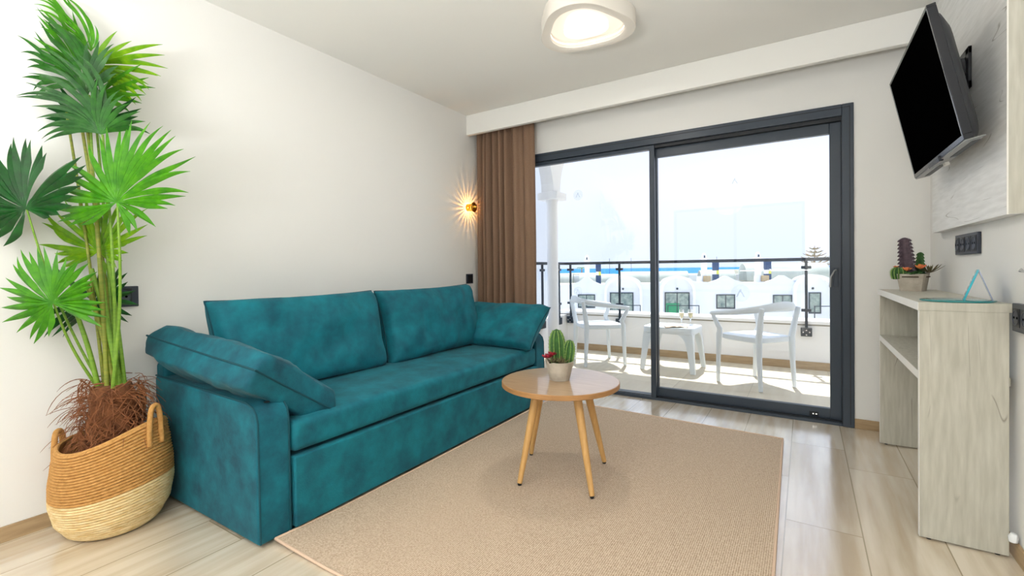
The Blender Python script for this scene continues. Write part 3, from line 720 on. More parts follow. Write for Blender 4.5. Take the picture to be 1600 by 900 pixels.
W(MB().lathe([(.004, .064), (.008, .066), (.008, .070), (.004, .074)], 14, (XL, sy, sz_), rx), 'bulb', M_bulb, scn, smooth=True)
light('sconce_light', 'POINT', (XL+.060, sy, sz_), 2.6, (1, .55, .16), soft=.002)

# ------------------------------------------------------------------ curtain
cu = thing('curtain', 'brown floor-length curtain gathered at the left of the glass door', 'curtain', (-2.4, 3.67, 1.2))
K_ = 260; Zs = 30; f1 = []; f2 = []
for j in range(Zs+1):
    t = j/Zs; z = 2.54*(1-t)+.015*t
    row1 = []; row2 = []
    x0 = XL+.030 - .002*t; x1 = -2.08 + .006*sin(t*5) + .012*t
    for i in range(K_+1):
        s_ = i/K_
        # dense pleats on the wall side, broad soft folds on the door side
        ph = 2*pi*(13.5*s_ - 5.2*s_*s_) + .5*sin(3*t+s_*4)*t
        am = (.054*(1-s_)**.55 + .007) * (.72+.30*t) * (1+.35*sin(ph*.37+1))
        sh = math.tanh(1.6*sin(ph))/math.tanh(1.6)
        dx = .008*sin(2*ph+.6)*(1-s_)
        y = 3.672 + am*sh*.98 + .008*noise.noise(V((s_*9, z*1.5, 1)))
        if s_ > .72: y += .012*sin((s_-.72)/.28*pi)
        x = x0 + (x1-x0)*s_ + dx
        row1.append(V((x, y, z)))
    f1.append(row1)
mb = MB(); rows = len(f1); n_ = K_+1
vsx = [p for r0 in f1 for p in r0]; vsb = [p + V((0, .0022, 0)) for p in vsx]
fs = []; N = len(vsx)
for j in range(rows-1):
    for i in range(K_):
        a = j*n_+i; fs.append((a, a+1, a+n_+1, a+n_)); fs.append((N+a+n_, N+a+n_+1, N+a+1, N+a))
for i in range(K_):
    fs.append((i, i+N, i+1+N, i+1)); a = (rows-1)*n_+i; fs.append((a, a+1, a+1+N, a+N))
for j in range(rows-1):
    a = j*n_; fs.append((a, a+n_, a+n_+N, a+N)); a = j*n_+K_; fs.append((a, a+N, a+n_+N, a+n_))
W(mb.add(vsx+vsb, fs), 'drape', M_curt, cu, smooth='full')
W(MB().box((XL+.001, 3.64, 2.543), (-.2, 3.70, ZC-.001)), 'curtain_track', M_white, cu)

# ------------------------------------------------------------------ basket
BC = V((-2.525, .752, 0))
bk = thing('basket', 'round woven rope basket, tan above and straw below, holding the palm', 'basket', BC)
M_tan = mat('tan_rope', lin((206, 156, 92)), .9, rgb2=lin((178, 128, 66)), nscale=70, bump=.8, bscale=170)
M_straw = mat('straw_rope', lin((242, 220, 172)), .9, rgb2=lin((216, 180, 118)), nscale=26, stretch=(1, 1, 3), bump=.8, bscale=120)
aR = math.atan2(CR.y, CR.x)
def brad(s_):     # radius along the wall height fraction
    pts = [(0, .135), (.06, .160), (.2, .189), (.4, .203), (.6, .202), (.8, .193), (1, .182)]
    for (a, ra), (b2, rb) in zip(pts, pts[1:]):
        if s_ <= b2:
            t = (s_-a)/(b2-a); t = t*t*(3-2*t)*.5+t*.5; return ra+(rb-ra)*t
    return pts[-1][1]
def ztop(a): return .388 + .034*cos(a-aR) + .022*cos(2*(a-aR)) - .0*sin(a)
def bring(s_, extra, n=120):
    return [BC + V((cos(a)*(brad(s_)+extra), sin(a)*(brad(s_)+extra), .003+s_*ztop(a))) for a in [2*pi*k/n for k in range(n)]]
NC = 34
def coil(s0, s1, material, name, first=False, last=False):
    n_c = int(round((s1-s0)*NC)); rings = []
    for c_ in range(n_c):
        for q_ in range(6):
            t = (c_+q_/6)/n_c; s_ = s0+(s1-s0)*t
            rings.append(bring(s_, .0066*sin(pi*q_/6)**.8))
    rings.append(bring(s1, 0))
    inn = []
    for t in (1, .75, .5, .25, 0): inn.append(bring(s0+(s1-s0)*t, -.010))
    return W(MB().loops(rings+inn, caps=(False, False)), name, material, bk, smooth=True, ang=60)
coil(0.0, .46, M_straw, 'straw_base'); coil(.46, 1.0, M_tan, 'rope_wall')
W(MB().loops([bring(0, -.002), bring(.02, -.01)]), 'bottom', M_straw, bk)
W(MB().tube(bring(1, -.005) + [bring(1, -.005)[0]], .0075, 8), 'rim', M_tan, bk, smooth=True)
for sgn in (1, -1):
    a0 = aR + (0 if sgn == 1 else pi) + (-.10 if sgn == 1 else .25)
    hp = MB()
    out_ = V((cos(a0), sin(a0), 0)); sd = V((-sin(a0), cos(a0), 0)); zt_ = ztop(a0)
    pts = []
    for k in range(25):
        t = k/24; an = pi*t
        wq = .030*cos(an)
        hz_ = sin(an)**.8*(.085 if sgn == 1 else .06)
        down = -.10*abs(cos(an))**6
        pts.append(BC + out_*(brad(.88)+.008-(.02 if down > -.01 else 0)*0) + sd*wq + V((0, 0, zt_-.012+hz_+down*.8)))
    hp.tube(pts, .0105, 10); W(hp, 'handle', M_tan, bk, smooth=True)

# ------------------------------------------------------------------ palm
pm = thing('potted_palm', 'tall fan palm with a shaggy brown trunk standing in the rope basket', 'plant', BC)
M_trunk = mat('palm_fibre', lin((138, 88, 54)), .95, rgb2=lin((92, 54, 32)), nscale=30, stretch=(1, 1, .5), bump=1, bscale=50)
M_hair = mat('palm_hair', lin((150, 94, 56)), .9, rgb2=lin((112, 68, 42)), nscale=20)
rings = []
for j in range(19):
    t = j/18; z = .05+.555*t
    Rr = .115 if t < .35 else .115-.022*(t-.35)/.65
    Rr *= 1-.25*max(0, (t-.9)/.1)
    rings.append([BC + V(((Rr+.016*noise.noise(V((cos(a)*2, sin(a)*2, z*14)))+.012*sin(a*5+z*30))*cos(a)+.01*t, (Rr+.016*noise.noise(V((cos(a)*2, sin(a)*2, z*14))))*sin(a), z)) for a in [2*pi*k/36 for k in range(36)]])
# keep the trunk slimmer than the pot
rings = [[BC + V(((p.x-BC.x)*.86, (p.y-BC.y)*.86, p.z)) for p in r0] for r0 in rings]
W(MB().loops(rings), 'trunk', M_trunk, pm, smooth=True)
W(MB().lathe([(.165, .30), (.16, .315), (.001, .325)], 36, BC), 'soil', M_trunk, pm, smooth=True)
# fibre: hundreds of thin curled hairs
hb = MB(); rnd = random.Random(4)
for k in range(430):
    a = rnd.uniform(0, 2*pi); z = rnd.uniform(.36, .62); R0 = .088
    p = BC + V((cos(a)*R0, sin(a)*R0, z)); d = V((cos(a), sin(a), rnd.uniform(-.2, 1.0))).normalized()
    Ln = rnd.uniform(.05, .12) if k % 6 else rnd.uniform(.10, .19); pts = [p]; tv_ = V((rnd.uniform(-1, 1), rnd.uniform(-1, 1), rnd.uniform(-.9, .2)))*.55
    tw = V((-sin(a), cos(a), 0))*rnd.choice((-1, 1))
    for q_ in range(7):
        d = (d + tv_*.32 + V((0, 0, -.22)) + tw*.12).normalized(); p = p + d*Ln/7
        p = V((max(p.x, XL+.012), min(p.y, .955), p.z)); pts.append(p)
    hb.tube(pts, [.0012]*6+[.0009, .0004], 4)
for k in range(230):   # wrapped net-like bands
    a = rnd.uniform(0, 2*pi); z = rnd.uniform(.30, .60); da = rnd.uniform(.5, 1.3)*rnd.choice((-1, 1)); dz = rnd.uniform(-.12, .12); pts = []
    for q_ in range(8):
        t = q_/7; aa = a+da*t; rr_ = .098+.012*sin(t*pi)+rnd.uniform(-.002, .003)
        pts.append(BC + V((cos(aa)*rr_, sin(aa)*rr_, min(.63, z+dz*t))))
    hb.tube(pts, rnd.uniform(.0012, .0028), 4)
o = W(hb, 'fibre', M_hair, pm); o['kind'] = 'stuff'

def leafmat(name, c1, c2, tr=.35): return mat(name, lin(c1), .42, rgb2=lin(c2), nscale=22, transl=tr, bump=.2, bscale=40)
L_bright = leafmat('leaf_bright', (92, 170, 18), (48, 124, 12), .3)
L_yellow = leafmat('leaf_yellow', (146, 192, 24), (92, 154, 18), .35)
L_mid = leafmat('leaf_mid', (50, 120, 26), (20, 76, 16), .2)
L_blue = leafmat('leaf_bluish', (64, 116, 54), (26, 74, 32), .12)
L_dark = leafmat('leaf_dark', (12, 92, 22), (2, 50, 10), .18)
M_stem = mat('stem_green', lin((128, 164, 52)), .5, rgb2=lin((98, 140, 40)), nscale=14, stretch=(1, 1, 6))
M_stemd = mat('stem_olive', lin((150, 150, 60)), .5, rgb2=lin((110, 128, 44)), nscale=14, stretch=(1, 1, 6))
def leafpoint(p, px_):   # leaves touching the wall lie against it
    if p.x < XL+.022: p = V((XL+.022+.004*noise.noise(p*9), p.y, p.z))
    return p
def fan(hub, dep, tips, material, wid=.0145, bow=0.0, bow2=0.0, cone=.12, droop=.12, fuse=.40, seed=0, stem=None, stem_mat=None, stem_r=.006, tipcurl=.0):
    """one palmate leaf: leaflets fused round the hub, free and pointed at their ends"""
    rnd = random.Random(seed); H0 = atd(hub[0], hub[1], dep); sc_ = dep/FPX; e1, e2, e3 = CR, CU, -fw
    mb = MB(); NS = 18
    T_ = sorted(tips, key=lambda q: math.atan2(-(q[1]-hub[1]), q[0]-hub[0]))
    A_ = [math.atan2(-(q[1]-hub[1]), q[0]-hub[0]) for q in T_]; n_ = len(A_)
    for k, q in enumerate(T_):
        gaps = [abs(((A_[(k+d)%n_]-A_[k]+pi) % (2*pi))-pi) for d in (1, -1)]
        sp_ = min(max(gaps), .30)*.60; sp_ = min(sp_, max(.08, min(gaps)*.9))
        tx, ty = (q[0]-hub[0])*sc_, -(q[1]-hub[1])*sc_; Ln = math.hypot(tx, ty); px_, py_ = -ty/Ln, tx/Ln
        b_ = (bow + bow2*((k/(max(1, n_-1)))*2-1) + rnd.uniform(-.03, .03))*Ln
        mx_, my_ = tx*.5+px_*b_*2, ty*.5+py_*b_*2
        dr_ = droop*rnd.uniform(.6, 1.4); cn_ = cone + rnd.uniform(-.04, .04); tw = rnd.uniform(-.5, .5); kk = rnd.uniform(-.07, .07)
        rings = []
        for i in range(NS+1):
            t = i/NS
            x = 2*t*(1-t)*mx_ + t*t*tx; y = 2*t*(1-t)*my_ + t*t*ty
            dx = 2*(1-2*t)*mx_+2*t*tx; dy = 2*(1-2*t)*my_+2*t*ty; dn = math.hypot(dx, dy) or 1
            kc = kk*Ln*max(0, t-.7)**2*6
            x += -dy/dn*kc; y += dx/dn*kc
            rad_ = t*Ln
            wf = sp_*rad_ + .0008
            wfree = .86*wid*(1-.12*t) if t < .5 else .86*wid*(1-.06)*(1-((t-.5)/.5)**1.7)
            w_ = max(min(wf, wfree), .0005)
            dz = cn_*rad_ - dr_*Ln*t**2.4
            c0 = H0 + e1*x + e2*y + e3*dz
            tws = tw*max(0, t-.35)
            s_ = (e1*(-dy/dn) + e2*(dx/dn))*cos(tws) + e3*sin(tws)
            fold = .95 if t > .12 else .3
            rings.append([leafpoint(c0 + s_*w_ - e3*w_*fold, 0), leafpoint(c0 + s_*w_*.5 - e3*w_*fold*.45, 0), leafpoint(c0, 0), leafpoint(c0 - s_*w_*.5 - e3*w_*fold*.45, 0), leafpoint(c0 - s_*w_ - e3*w_*fold, 0)])
        mb.loops(rings, closed=False)
    root_ = W(mb, 'leaf', material, pm, smooth=True, ang=50)
    if stem:
        b0 = BC + V(stem[0]); pts = []
        for i in range(15):
            t = i/14; mid = b0.lerp(H0 - e3*.004, t); off = stem[1]*sin(pi*t)
            pts.append(leafpoint(mid + CR*off, 0))
        W(MB().tube(pts, [stem_r*(1.25-.55*i/14) for i in range(15)], 8), 'leaf_stem', stem_mat or M_stem, pm, smooth=True)
    return root_
# topmost bright fronds, behind the others
fan((140, 104), 2.03, [(247, 64), (251, 82), (249, 101), (244, 113), (240, 115), (228, 128), (232, 136), (223, 145), (217, 153), (205, 160), (178, 45), (200, 60), (212, 92), (226, 106)], L_yellow, .015, bow=.06, cone=.0, droop=.1, seed=1, stem=((.0, .01, .60), .01))
fan((142, 80), 2.02, [(10, 2), (18, -8), (22, 12), (26, 24), (30, 8), (50, -14), (70, -18), (22, 34), (40, 46), (95, -10), (144, 36), (118, 10)], L_bright, .0085, bow=-.17, cone=.05, droop=.1, seed=2)
fan((128, 108), 2.04, [(27, 42), (33, 55), (45, 28), (60, 20), (30, 80), (28, 104), (40, 118), (72, 24), (100, 18), (24, 92)], L_bright, .015, bow=-.04, cone=.0, droop=.05, seed=22)
# bluish arching leaves of the upper group
fan((138, 148), 1.95, [(16, 34), (2, 55), (-4, 66), (6, 86), (5, 98), (12, 111), (50, 15), (30, 24), (20, 130), (28, 142), (34, 152), (90, 40), (70, 30), (112, 55)], L_mid, .0145, bow=-.15, cone=.08, droop=.18, seed=3, stem=((.02, .01, .60), -.02))
fan((140, 140), 1.93, [(167, 62), (172, 74), (178, 98), (180, 112), (150, 60), (128, 58)], L_blue, .016, bow=.05, cone=.10, droop=.2, seed=4)
fan((159, 210), 1.88, [(29, 155), (26, 148), (40, 167), (46, 182), (56, 202), (62, 215), (70, 222), (52, 112), (66, 98), (84, 86), (104, 78), (122, 80), (38, 132), (136, 96)], L_blue, .0145, bow=-.15, cone=.10, droop=.12, seed=5, stem=((.035, .0, .60), .015))
fan((159, 210), 1.86, [(178, 135), (190, 144), (200, 160), (213, 172), (224, 190), (166, 128), (228, 204), (152, 120)], L_mid, .015, bow=.10, cone=.12, droop=.2, seed=6)
fan((142, 188), 2.0, [(60, 150), (48, 172), (50, 190), (60, 200), (78, 192), (210, 150), (216, 166), (214, 182), (70, 130)], L_dark, .018, bow=-.03, cone=.02, droop=.1, seed=16)
fan((146, 150), 2.03, [(228, 118), (232, 130), (222, 148), (214, 158), (200, 172), (222, 100)], L_bright, .014, bow=.03, cone=.02, droop=.1, seed=26)
# dark leaf at the left
fan((40, 326), 1.79, [(29, 214), (40, 216), (55, 224), (62, 236), (14, 212), (-2, 220), (-20, 232), (-34, 250), (-46, 268), (-56, 290), (-62, 312), (-62, 334), (-54, 354), (-38, 368), (-18, 376), (7, 386), (123, 243), (134, 258), (128, 272), (120, 288), (112, 304), (104, 320), (90, 334), (76, 340)], L_dark, .024, bow=.02, cone=.12, droop=.22, seed=7, stem=((-.03, -.03, .60), -.03), stem_mat=M_stem, stem_r=.0045)
# yellow leaf behind the canes
fan((155, 393), 2.0, [(52, 329), (57, 348), (60, 362), (59, 380), (66, 399), (72, 412), (225, 323), (234, 352), (228, 367), (203, 376), (200, 394), (191, 408), (183, 418), (80, 330), (96, 312), (116, 302), (134, 298), (152, 296), (170, 298), (188, 302), (206, 310), (90, 420), (165, 430)], L_yellow, .015, bow=.0, cone=.12, droop=.15, seed=8, stem=((.01, .03, .60), .0))
# bright leaf on the right
fan((182, 316), 1.84, [(227, 187), (246, 192), (265, 202), (273, 212), (285, 230), (294, 244), (294, 263), (288, 296), (280, 304), (269, 317), (259, 326), (233, 353), (213, 361), (199, 367), (208, 186), (190, 184), (163, 195), (176, 188), (138, 201), (120, 221), (100, 251), (90, 267), (70, 289), (60, 306), (60, 320), (70, 334), (84, 344), (98, 350), (114, 352)], L_bright, .0175, bow=.03, bow2=-.04, cone=.15, droop=.25, seed=9, stem=((.07, -.02, .60), .02), stem_mat=M_stem, stem_r=.006)
# dark leaf low right, behind
fan((148, 470), 2.02, [(189, 414), (198, 425), (202, 440), (213, 455), (217, 475), (207, 493), (198, 505), (184, 517), (55, 522), (71, 525), (40, 493), (48, 508), (73, 413), (172, 524), (88, 524), (160, 408)], L_dark, .016, bow=.0, cone=.1, droop=.1, seed=10, stem=((.03, .03, .60), .0))
# bright leaf low left
fan((82, 473), 1.80, [(0, 414), (10, 402), (29, 391), (42, 392), (55, 386), (68, 384), (87, 391), (98, 402), (109, 408), (122, 406), (131, 409), (147, 423), (146, 436), (145, 446), (147, 458), (156, 475), (159, 486), (160, 498), (153, 512), (-2, 433), (-4, 449), (-6, 466), (-3, 481), (0, 502), (18, 520), (37, 531), (54, 538), (74, 526)], L_bright, .017, bow=.02, cone=.12, droop=.2, seed=11, stem=((-.05, -.03, .58), -.02), stem_mat=M_stem, stem_r=.0055)
for (bx_, by_), (tx, ty, td), r0, mt2 in (((-.035, .0), (104, 176, 1.99), .006, M_stemd), ((.0, .02), (124, 176, 2.0), .007, M_stemd), ((.015, -.03), (134, 170, 1.96), .008, M_stemd), ((.03, .02), (150, 300, 2.0), .007, M_stem), ((.045, -.01), (143, 420, 1.97), .010, M_stem), ((-.02, -.03), (112, 470, 1.93), .009, M_stem), ((.01, .0), (135, 440, 1.95), .010, M_stemd)):
    b0 = BC + CR*bx_ + V((0, by_, .58)); t0 = atd(tx, ty, td); pts = [leafpoint(b0.lerp(t0, i/10) + CR*(.01*sin(pi*i/10)), 0) for i in range(11)]
    W(MB().tube(pts, [r0*(1.15-.3*i/10) for i in range(11)], 10), 'cane', mt2, pm, smooth=True)

# ------------------------------------------------------------------ balcony
YP = 5.70
struct(MB().box((-3.2, YW, -.2), (2.6, YP+.3, -.004)).build('balcony_floor', M_bfloor))
pw = MB(); pw.box((-2.9, YP, -.2), (2.6, YP+.30, .455)); struct(pw.build('balcony_parapet', M_out))
struct(MB().box((-2.9, YP-.012, .468), (2.6, YP+.33, .50)).build('balcony_coping', M_out))
struct(MB().box((-2.9, YP-.004, .453), (2.6, YP+.29, .469)).build('joint_shadow_strip', mat('joint_shadow_grey', lin((150, 146, 134)), .9)))  # grey strip painted in for the shadow line under the coping
struct(MB().box((-2.9, YP-.012, -.004), (2.6, YP, .078)).build('baseboard_balcony', M_skirt))
struct(MB().box((-3.4, YW+.25, 2.66), (2.8, 5.92, 2.86)).build('balcony_ceiling', M_out))
struct(MB().box((2.2, YW+.25, 0), (2.45, YP, 2.66)).build('wall_balcony', M_out))
# left side: low side wall, shaded neighbouring wall and round column carrying an arched fin
struct(MB().box((-3.0, YW+.25, -.2), (-2.735, YP+.3, .455)).build('balcony_side_parapet', M_out))
clm = thing('column', 'slim round white column with a square capital at the left of the terrace', 'column', (-2.565, 4.98, 0))
cx_, cy_ = -2.575, 4.98
W(MB().lathe([(.066, .0), (.066, 1.86), (.075, 1.90)], 28, (cx_, cy_, 0)), 'shaft', M_out, clm, smooth=True)
W(MB().box((cx_-.13, cy_-.13, 1.90), (cx_+.13, cy_+.13, 1.985)), 'capital', M_out, clm, bevel=.006)
arc = [(-.9, 2.66), (-.9, 2.5)] 
pts = [(4.90, 1.985), (5.08, 1.985)] + [(5.08+.50*(1-cos(RD(a_))), 1.985+.60*sin(RD(a_))) for a_ in range(10, 91, 10)] + [(5.58, 2.66), (4.30, 2.66)] + [(4.90-.55*(1-cos(RD(a_))), 1.985+.60*sin(RD(a_))) for a_ in range(90, 0, -10)]
mm = Matrix(((0, 1, 0, 0), (1, 0, 0, 0), (0, 0, 1, 0), (0, 0, 0, 1)))
W(MB().prism(pts, cx_-.10, cx_+.06, mm), 'arched_fin', M_out, clm)
nb = MB(); nb.box((-5.2, 6.4, -3), (-3.39, 6.7, 3.0)); o = nb.build('neighbouring_wall', M_out); struct(o)

rail = thing('balcony_railing', 'black metal balcony railing with clear glass panels fixed to the parapet', 'railing', (-1.3, 5.66, .5))
M_rail = mat('black_rail', lin((34, 46, 58)), .4)
RZ = 1.125; RY = 5.665
W(MB().box((-2.74, RY-.022, RZ), (2.2, RY+.022, RZ+.035)), 'handrail', M_rail, rail, bevel=.004)
W(MB().box((-2.737, YW+.26, RZ), (-2.693, RY+.022, RZ+.035)), 'handrail', M_rail, rail, bevel=.004)
def post(x, y, along='x'):
    p = W(MB().box((x-.013, y-.010, .36), (x+.013, y+.010, RZ)), 'post', M_rail, rail, bevel=.002)
    ex, ey = (.05, .014) if along == 'x' else (.014, .05)
    sub(MB().box((x-ex, y-ey-.012, .345), (x+ex, y+ey+.012, .435)), 'base_clamp', M_rail, p, rail, bevel=.006)
    for z in (.60, 1.045): sub(MB().box((x-ex*.9, y-ey*.9-.004, z), (x+ex*.9, y+ey*.9+.004, z+.03)), 'glass_clamp', M_rail, p, rail, bevel=.003)
    if along == 'x':
        for dx, dz in ((-.028, .39), (.028, .39), (0, .362), (0, .41)): sub(MB().tube([(x+dx, y-.0255, dz), (x+dx, y-.030, dz)], .007, 10), 'bolt', M_chrome, p, rail)
for x in (-2.664, -1.985, .008, 1.6): post(x, RY)
for y in (5.42, 4.97): post(-2.715, y, 'y')
M_rg = glassmat('rail_glass', (.985, .995, .99), .6)
for x0, x1 in ((-2.62, -2.03), (-1.94, -.04), (.055, 1.55)): W(MB().box((x0, RY-.004, .50), (x1, RY+.004, 1.09)), 'glass_panel', M_rg, rail)
for y0_, y1_ in ((5.02, 5.37), (4.1, 4.92)): W(MB().box((-2.719, y0_, .50), (-2.711, y1_, 1.09)), 'glass_panel', M_rg, rail)

# terrace armchairs
M_tw = mat('terrace_plastic', lin((222, 230, 236)), .4)
def armchair(loc, rz, label):
    """local: the chair faces +y; z up from the floor"""
    t = thing('terrace_armchair', label, 'chair', loc, rz, 'white plastic terrace armchairs')
    BW, FWd = .185, .225; yb_, yf = -.21, .21; SZ = .455
    # seat: shallow scooped slab with rounded rim
    tp = []; nU = 16
    mbs = MB(); ringt = []; 
    for k in range(48):
        a = 2*pi*k/48; cx2 = math.copysign(abs(cos(a))**.45, cos(a)); sy2 = math.copysign(abs(sin(a))**.45, sin(a))
        wv_ = (BW+.02)+((FWd+.01)-(BW+.02))*(sy2+1)/2
        ringt.append((cx2*wv_, sy2*.225))
    rg = []
    for s_, z in ((.93, SZ-.052), (1.0, SZ-.042), (1.0, SZ-.004), (.97, SZ), (.9, SZ-.002), (.5, SZ-.012), (.02, SZ-.014)):
        rg.append([V((x*s_, y*s_, z)) for x, y in ringt])
    mbs.loops(rg); mbs.build('seat', M_tw, t, smooth=True, ang=50)
    def leg(pts, rad, fl=.8):
        return MB().tube(pts, rad, 12, fl).build('leg', M_tw, t, smooth=True)
    for s_ in (-1, 1):
        leg([(s_*(BW+.015), yb_-.015, 0), (s_*(BW+.012), yb_+.0, .25), (s_*(BW+.01), yb_+.005, SZ), (s_*(BW+.02), yb_-.02, .60), (s_*(BW+.03), yb_-.045, .715)], [.018, .024, .029, .025, .021])
        leg([(s_*(FWd+.005), yf+.01, 0), (s_*(FWd+.008), yf, .25), (s_*(FWd+.01), yf-.01, SZ-.01), (s_*(FWd+.02), yf-.03, .50), (s_*(FWd+.04), yf+.02, .60), (s_*(FWd+.045), yf+.03, .645)], [.018, .023, .028, .026, .022, .020])
    # one continuous curved rail: arm, back, arm
    pts = []; rad = []
    for k in range(33):
        t_ = k/32*2-1; a = t_*RD(90)
        x = (FWd+.045)*math.copysign(min(1, abs(sin(a)))**.8, a) if abs(t_) < 1 else (FWd+.045)*t_
        y = yb_-.075 + (yf+.045-(yb_-.075))*(abs(t_)**2.6)
        z = .735 - .095*abs(t_)**1.6
        pts.append((x, y, z)); rad.append(.016+.012*(1-abs(t_))**.7)
    rings = []
    for i, p in enumerate(pts):
        p = V(p); tg = (V(pts[min(i+1, 32)])-V(pts[max(i-1, 0)])).normalized(); o_ = tg.cross(V((0, 0, 1))).normalized()
        hgt = .018+.020*(1-abs(i/16-1))**.6; th_ = .012+.010*abs(i/16-1)
        rings.append([p + o_*(th_*cos(b_)) + V((0, 0, 1))*(hgt*sin(b_)) for b_ in [2*pi*k/12 for k in range(12)]])
    MB().loops(rings).build('back_rail', M_tw, t, smooth=True, ang=60)
    return t
armchair((-.385, 4.765, 0), RD(143-90), 'white plastic armchair on the terrace nearest the right door jamb')
armchair((-2.0, 4.98, 0), RD(42-90), 'white plastic armchair on the terrace at the left of the low table')
# terrace table
tb = thing('terrace_table', 'low white plastic side table between the two terrace armchairs', 'table', (-1.2, 5.09, 0), RD(-3))
tw, td_, tz = .265, .215, .455
rg = []
for s_, z in ((.97, tz-.068), (1.0, tz-.06), (1.0, tz-.008), (.98, tz), (.02, tz)):
    rg.append([V((math.copysign(abs(cos(a))**.3, cos(a))*tw*s_, math.copysign(abs(sin(a))**.3, sin(a))*td_*s_, z)) for a in [2*pi*k/48 for k in range(48)]])
MB().loops(rg).build('tabletop', M_tw, tb, smooth=True)
for sx in (-1, 1):
    for sy_ in (-1, 1):
        lg = MB(); rings = []
        for z, w_, ox in ((0, .046, .028), (.12, .054, .02), (.24, .064, .010), (.32, .080, .004), (.36, .108, .0), (.40, .16, -.006)):
            cx3 = sx*(tw+ox-.012); cy3 = sy_*(td_+ox-.012)
            x0, x1 = cx3, cx3-sx*w_; y0_, y1_ = cy3, cy3-sy_*w_*.8
            rings.append([V((x0, y0_, z)), V((x1, y0_, z)), V((x1, y0_-sy_*.02, z)), V((x0-sx*.02, y0_-sy_*.02, z)), V((x0-sx*.02, y1_, z)), V((x0, y1_, z))])
        lg.loops(rings).build('leg', M_tw, tb, smooth=True, ang=50)
# two glasses and an open magazine
def flute(px_, label):
    p = at(px_, 507, 'z', .457); p = V((p.x, max(p.y, 5.0), .4555)); g_ = thing('champagne_flute', label, 'glass', p, 0, 'champagne flutes on the terrace table')
    M_fg = MATS.get('fg') or MATS.setdefault('fg', mat('flute_glass', (1, 1, 1), .03, trans=.9, spec=.5))
    M_wine = mat('champagne', lin((244, 226, 150)), .05, trans=.6)
    MB().lathe([(.030, 0), (.030, .002), (.006, .006), (.004, .05), (.012, .062), (.024, .09), (.027, .13), (.024, .165), (.023, .165), (.026, .13), (.022, .092), (.003, .066)], 28, caps=(True, True)).build('glass_bowl', M_fg, g_, smooth=True)
    MB().lathe([(.004, .067), (.021, .093), (.0245, .125), (.001, .1255)], 24).build('champagne', M_wine, g_, smooth=True)
flute(1065, 'champagne flute on the terrace table, the one nearer the door mullion')
flute(1079, 'champagne flute on the terrace table, the one nearer the right armchair')
mg = thing('magazine', 'open magazine lying on the white terrace table', 'magazine', (-1.14, 4.97, .4556), RD(20))
M_pg = mat('magazine_page', lin((232, 214, 186)), .6, rgb2=lin((190, 150, 110)), nscale=18)
for s_ in (-1, 1):
    pr = []; 
    rows_ = []
    for i in range(9):
        t = i/8; rows_.append([V((s_*.105*t, -.07, .003+.010*sin(pi*min(1, t*1.2+.15)))), V((s_*.105*t, .07, .003+.010*sin(pi*min(1, t*1.2+.15))))])
    m2 = MB().loops(rows_, closed=False); rows2 = [[p - V((0, 0, .0025)) for p in r0] for r0 in rows_]; m2.loops(rows2, closed=False)
    m2.build('page_block', M_pg, mg, smooth=True)
MB().box((-.115, -.078, -.0002), (.115, .078, .0016)).build('dark_cover', M_dark, mg)

# ------------------------------------------------------------------ terraced houses across the way
FO = V((-7.534, 33.096, 0)); fa = math.atan2(.344, .939)
FM = Matrix.Translation(FO) @ Matrix.Rotation(fa, 4, 'Z')     # local x along the facade, -y towards us
M_far = mat('far_stucco', lin((232, 234, 238)), .9); M_farrim = mat('far_rim', lin((244, 244, 244)), .9)
M_fwin = mat('far_window_glass', lin((96, 116, 116)), .15, rgb2=lin((176, 188, 176)), nscale=3)
M_ffr = mat('far_window_frame', lin((46, 58, 70)), .5)
M_green = mat('green_shutter', lin((40, 150, 104)), .5)
M_fb = mat('far_navy', lin((40, 66, 104)), .7); M_fy = mat('far_yellow', lin((226, 222, 90)), .7)
M_tanr = mat('far_tan_roof', lin((214, 204, 180)), .9, rgb2=lin((196, 188, 168)), nscale=.6)
hs = thing('terraced_houses', 'row of low white houses with rounded and pitched gables beyond the railing', 'building', (FO.x, FO.y, 0), fa)
GZ = -5.5
outl = [(-16, GZ), (14, GZ), (14, 0.02)]
def archtop(c, R0, z0, ztop_):   # from right to left
    return [(c+R0*cos(RD(a_)), z0+(ztop_-z0)*sin(RD(a_))) for a_ in range(0, 181, 15)]
def gable(c, hw, z0, zt_): return [(c+hw, z0), (c+hw*.5, z0+(zt_-z0)*.42), (c+.12, zt_), (c-.12, zt_), (c-hw*.5, z0+(zt_-z0)*.42), (c-hw, z0)]
outl += archtop(12.2, 1.15, .02, .47)[1:-1] + archtop(8.45, 1.15, .0, .48) + gable(6.66, 1.0, 0, .43) + [(4.6, 0)] + gable(3.18, 1.05, 0, .42) + [(1.4, .05)] + archtop(.05, 1.05, .05, .42) + archtop(-3.6, 1.25, -.1, .5) + gable(-6.17, 1.05, -.1, .42) + archtop(-9.6, 1.2, -.1, .5) + [(-16, -.1)]
MB().prism(outl, 0, .35).build('facade_wall', M_far, hs)
MB().box((-16, .35, GZ), (14, 8.3, -.25)).build('roof_slab', M_tanr, hs)
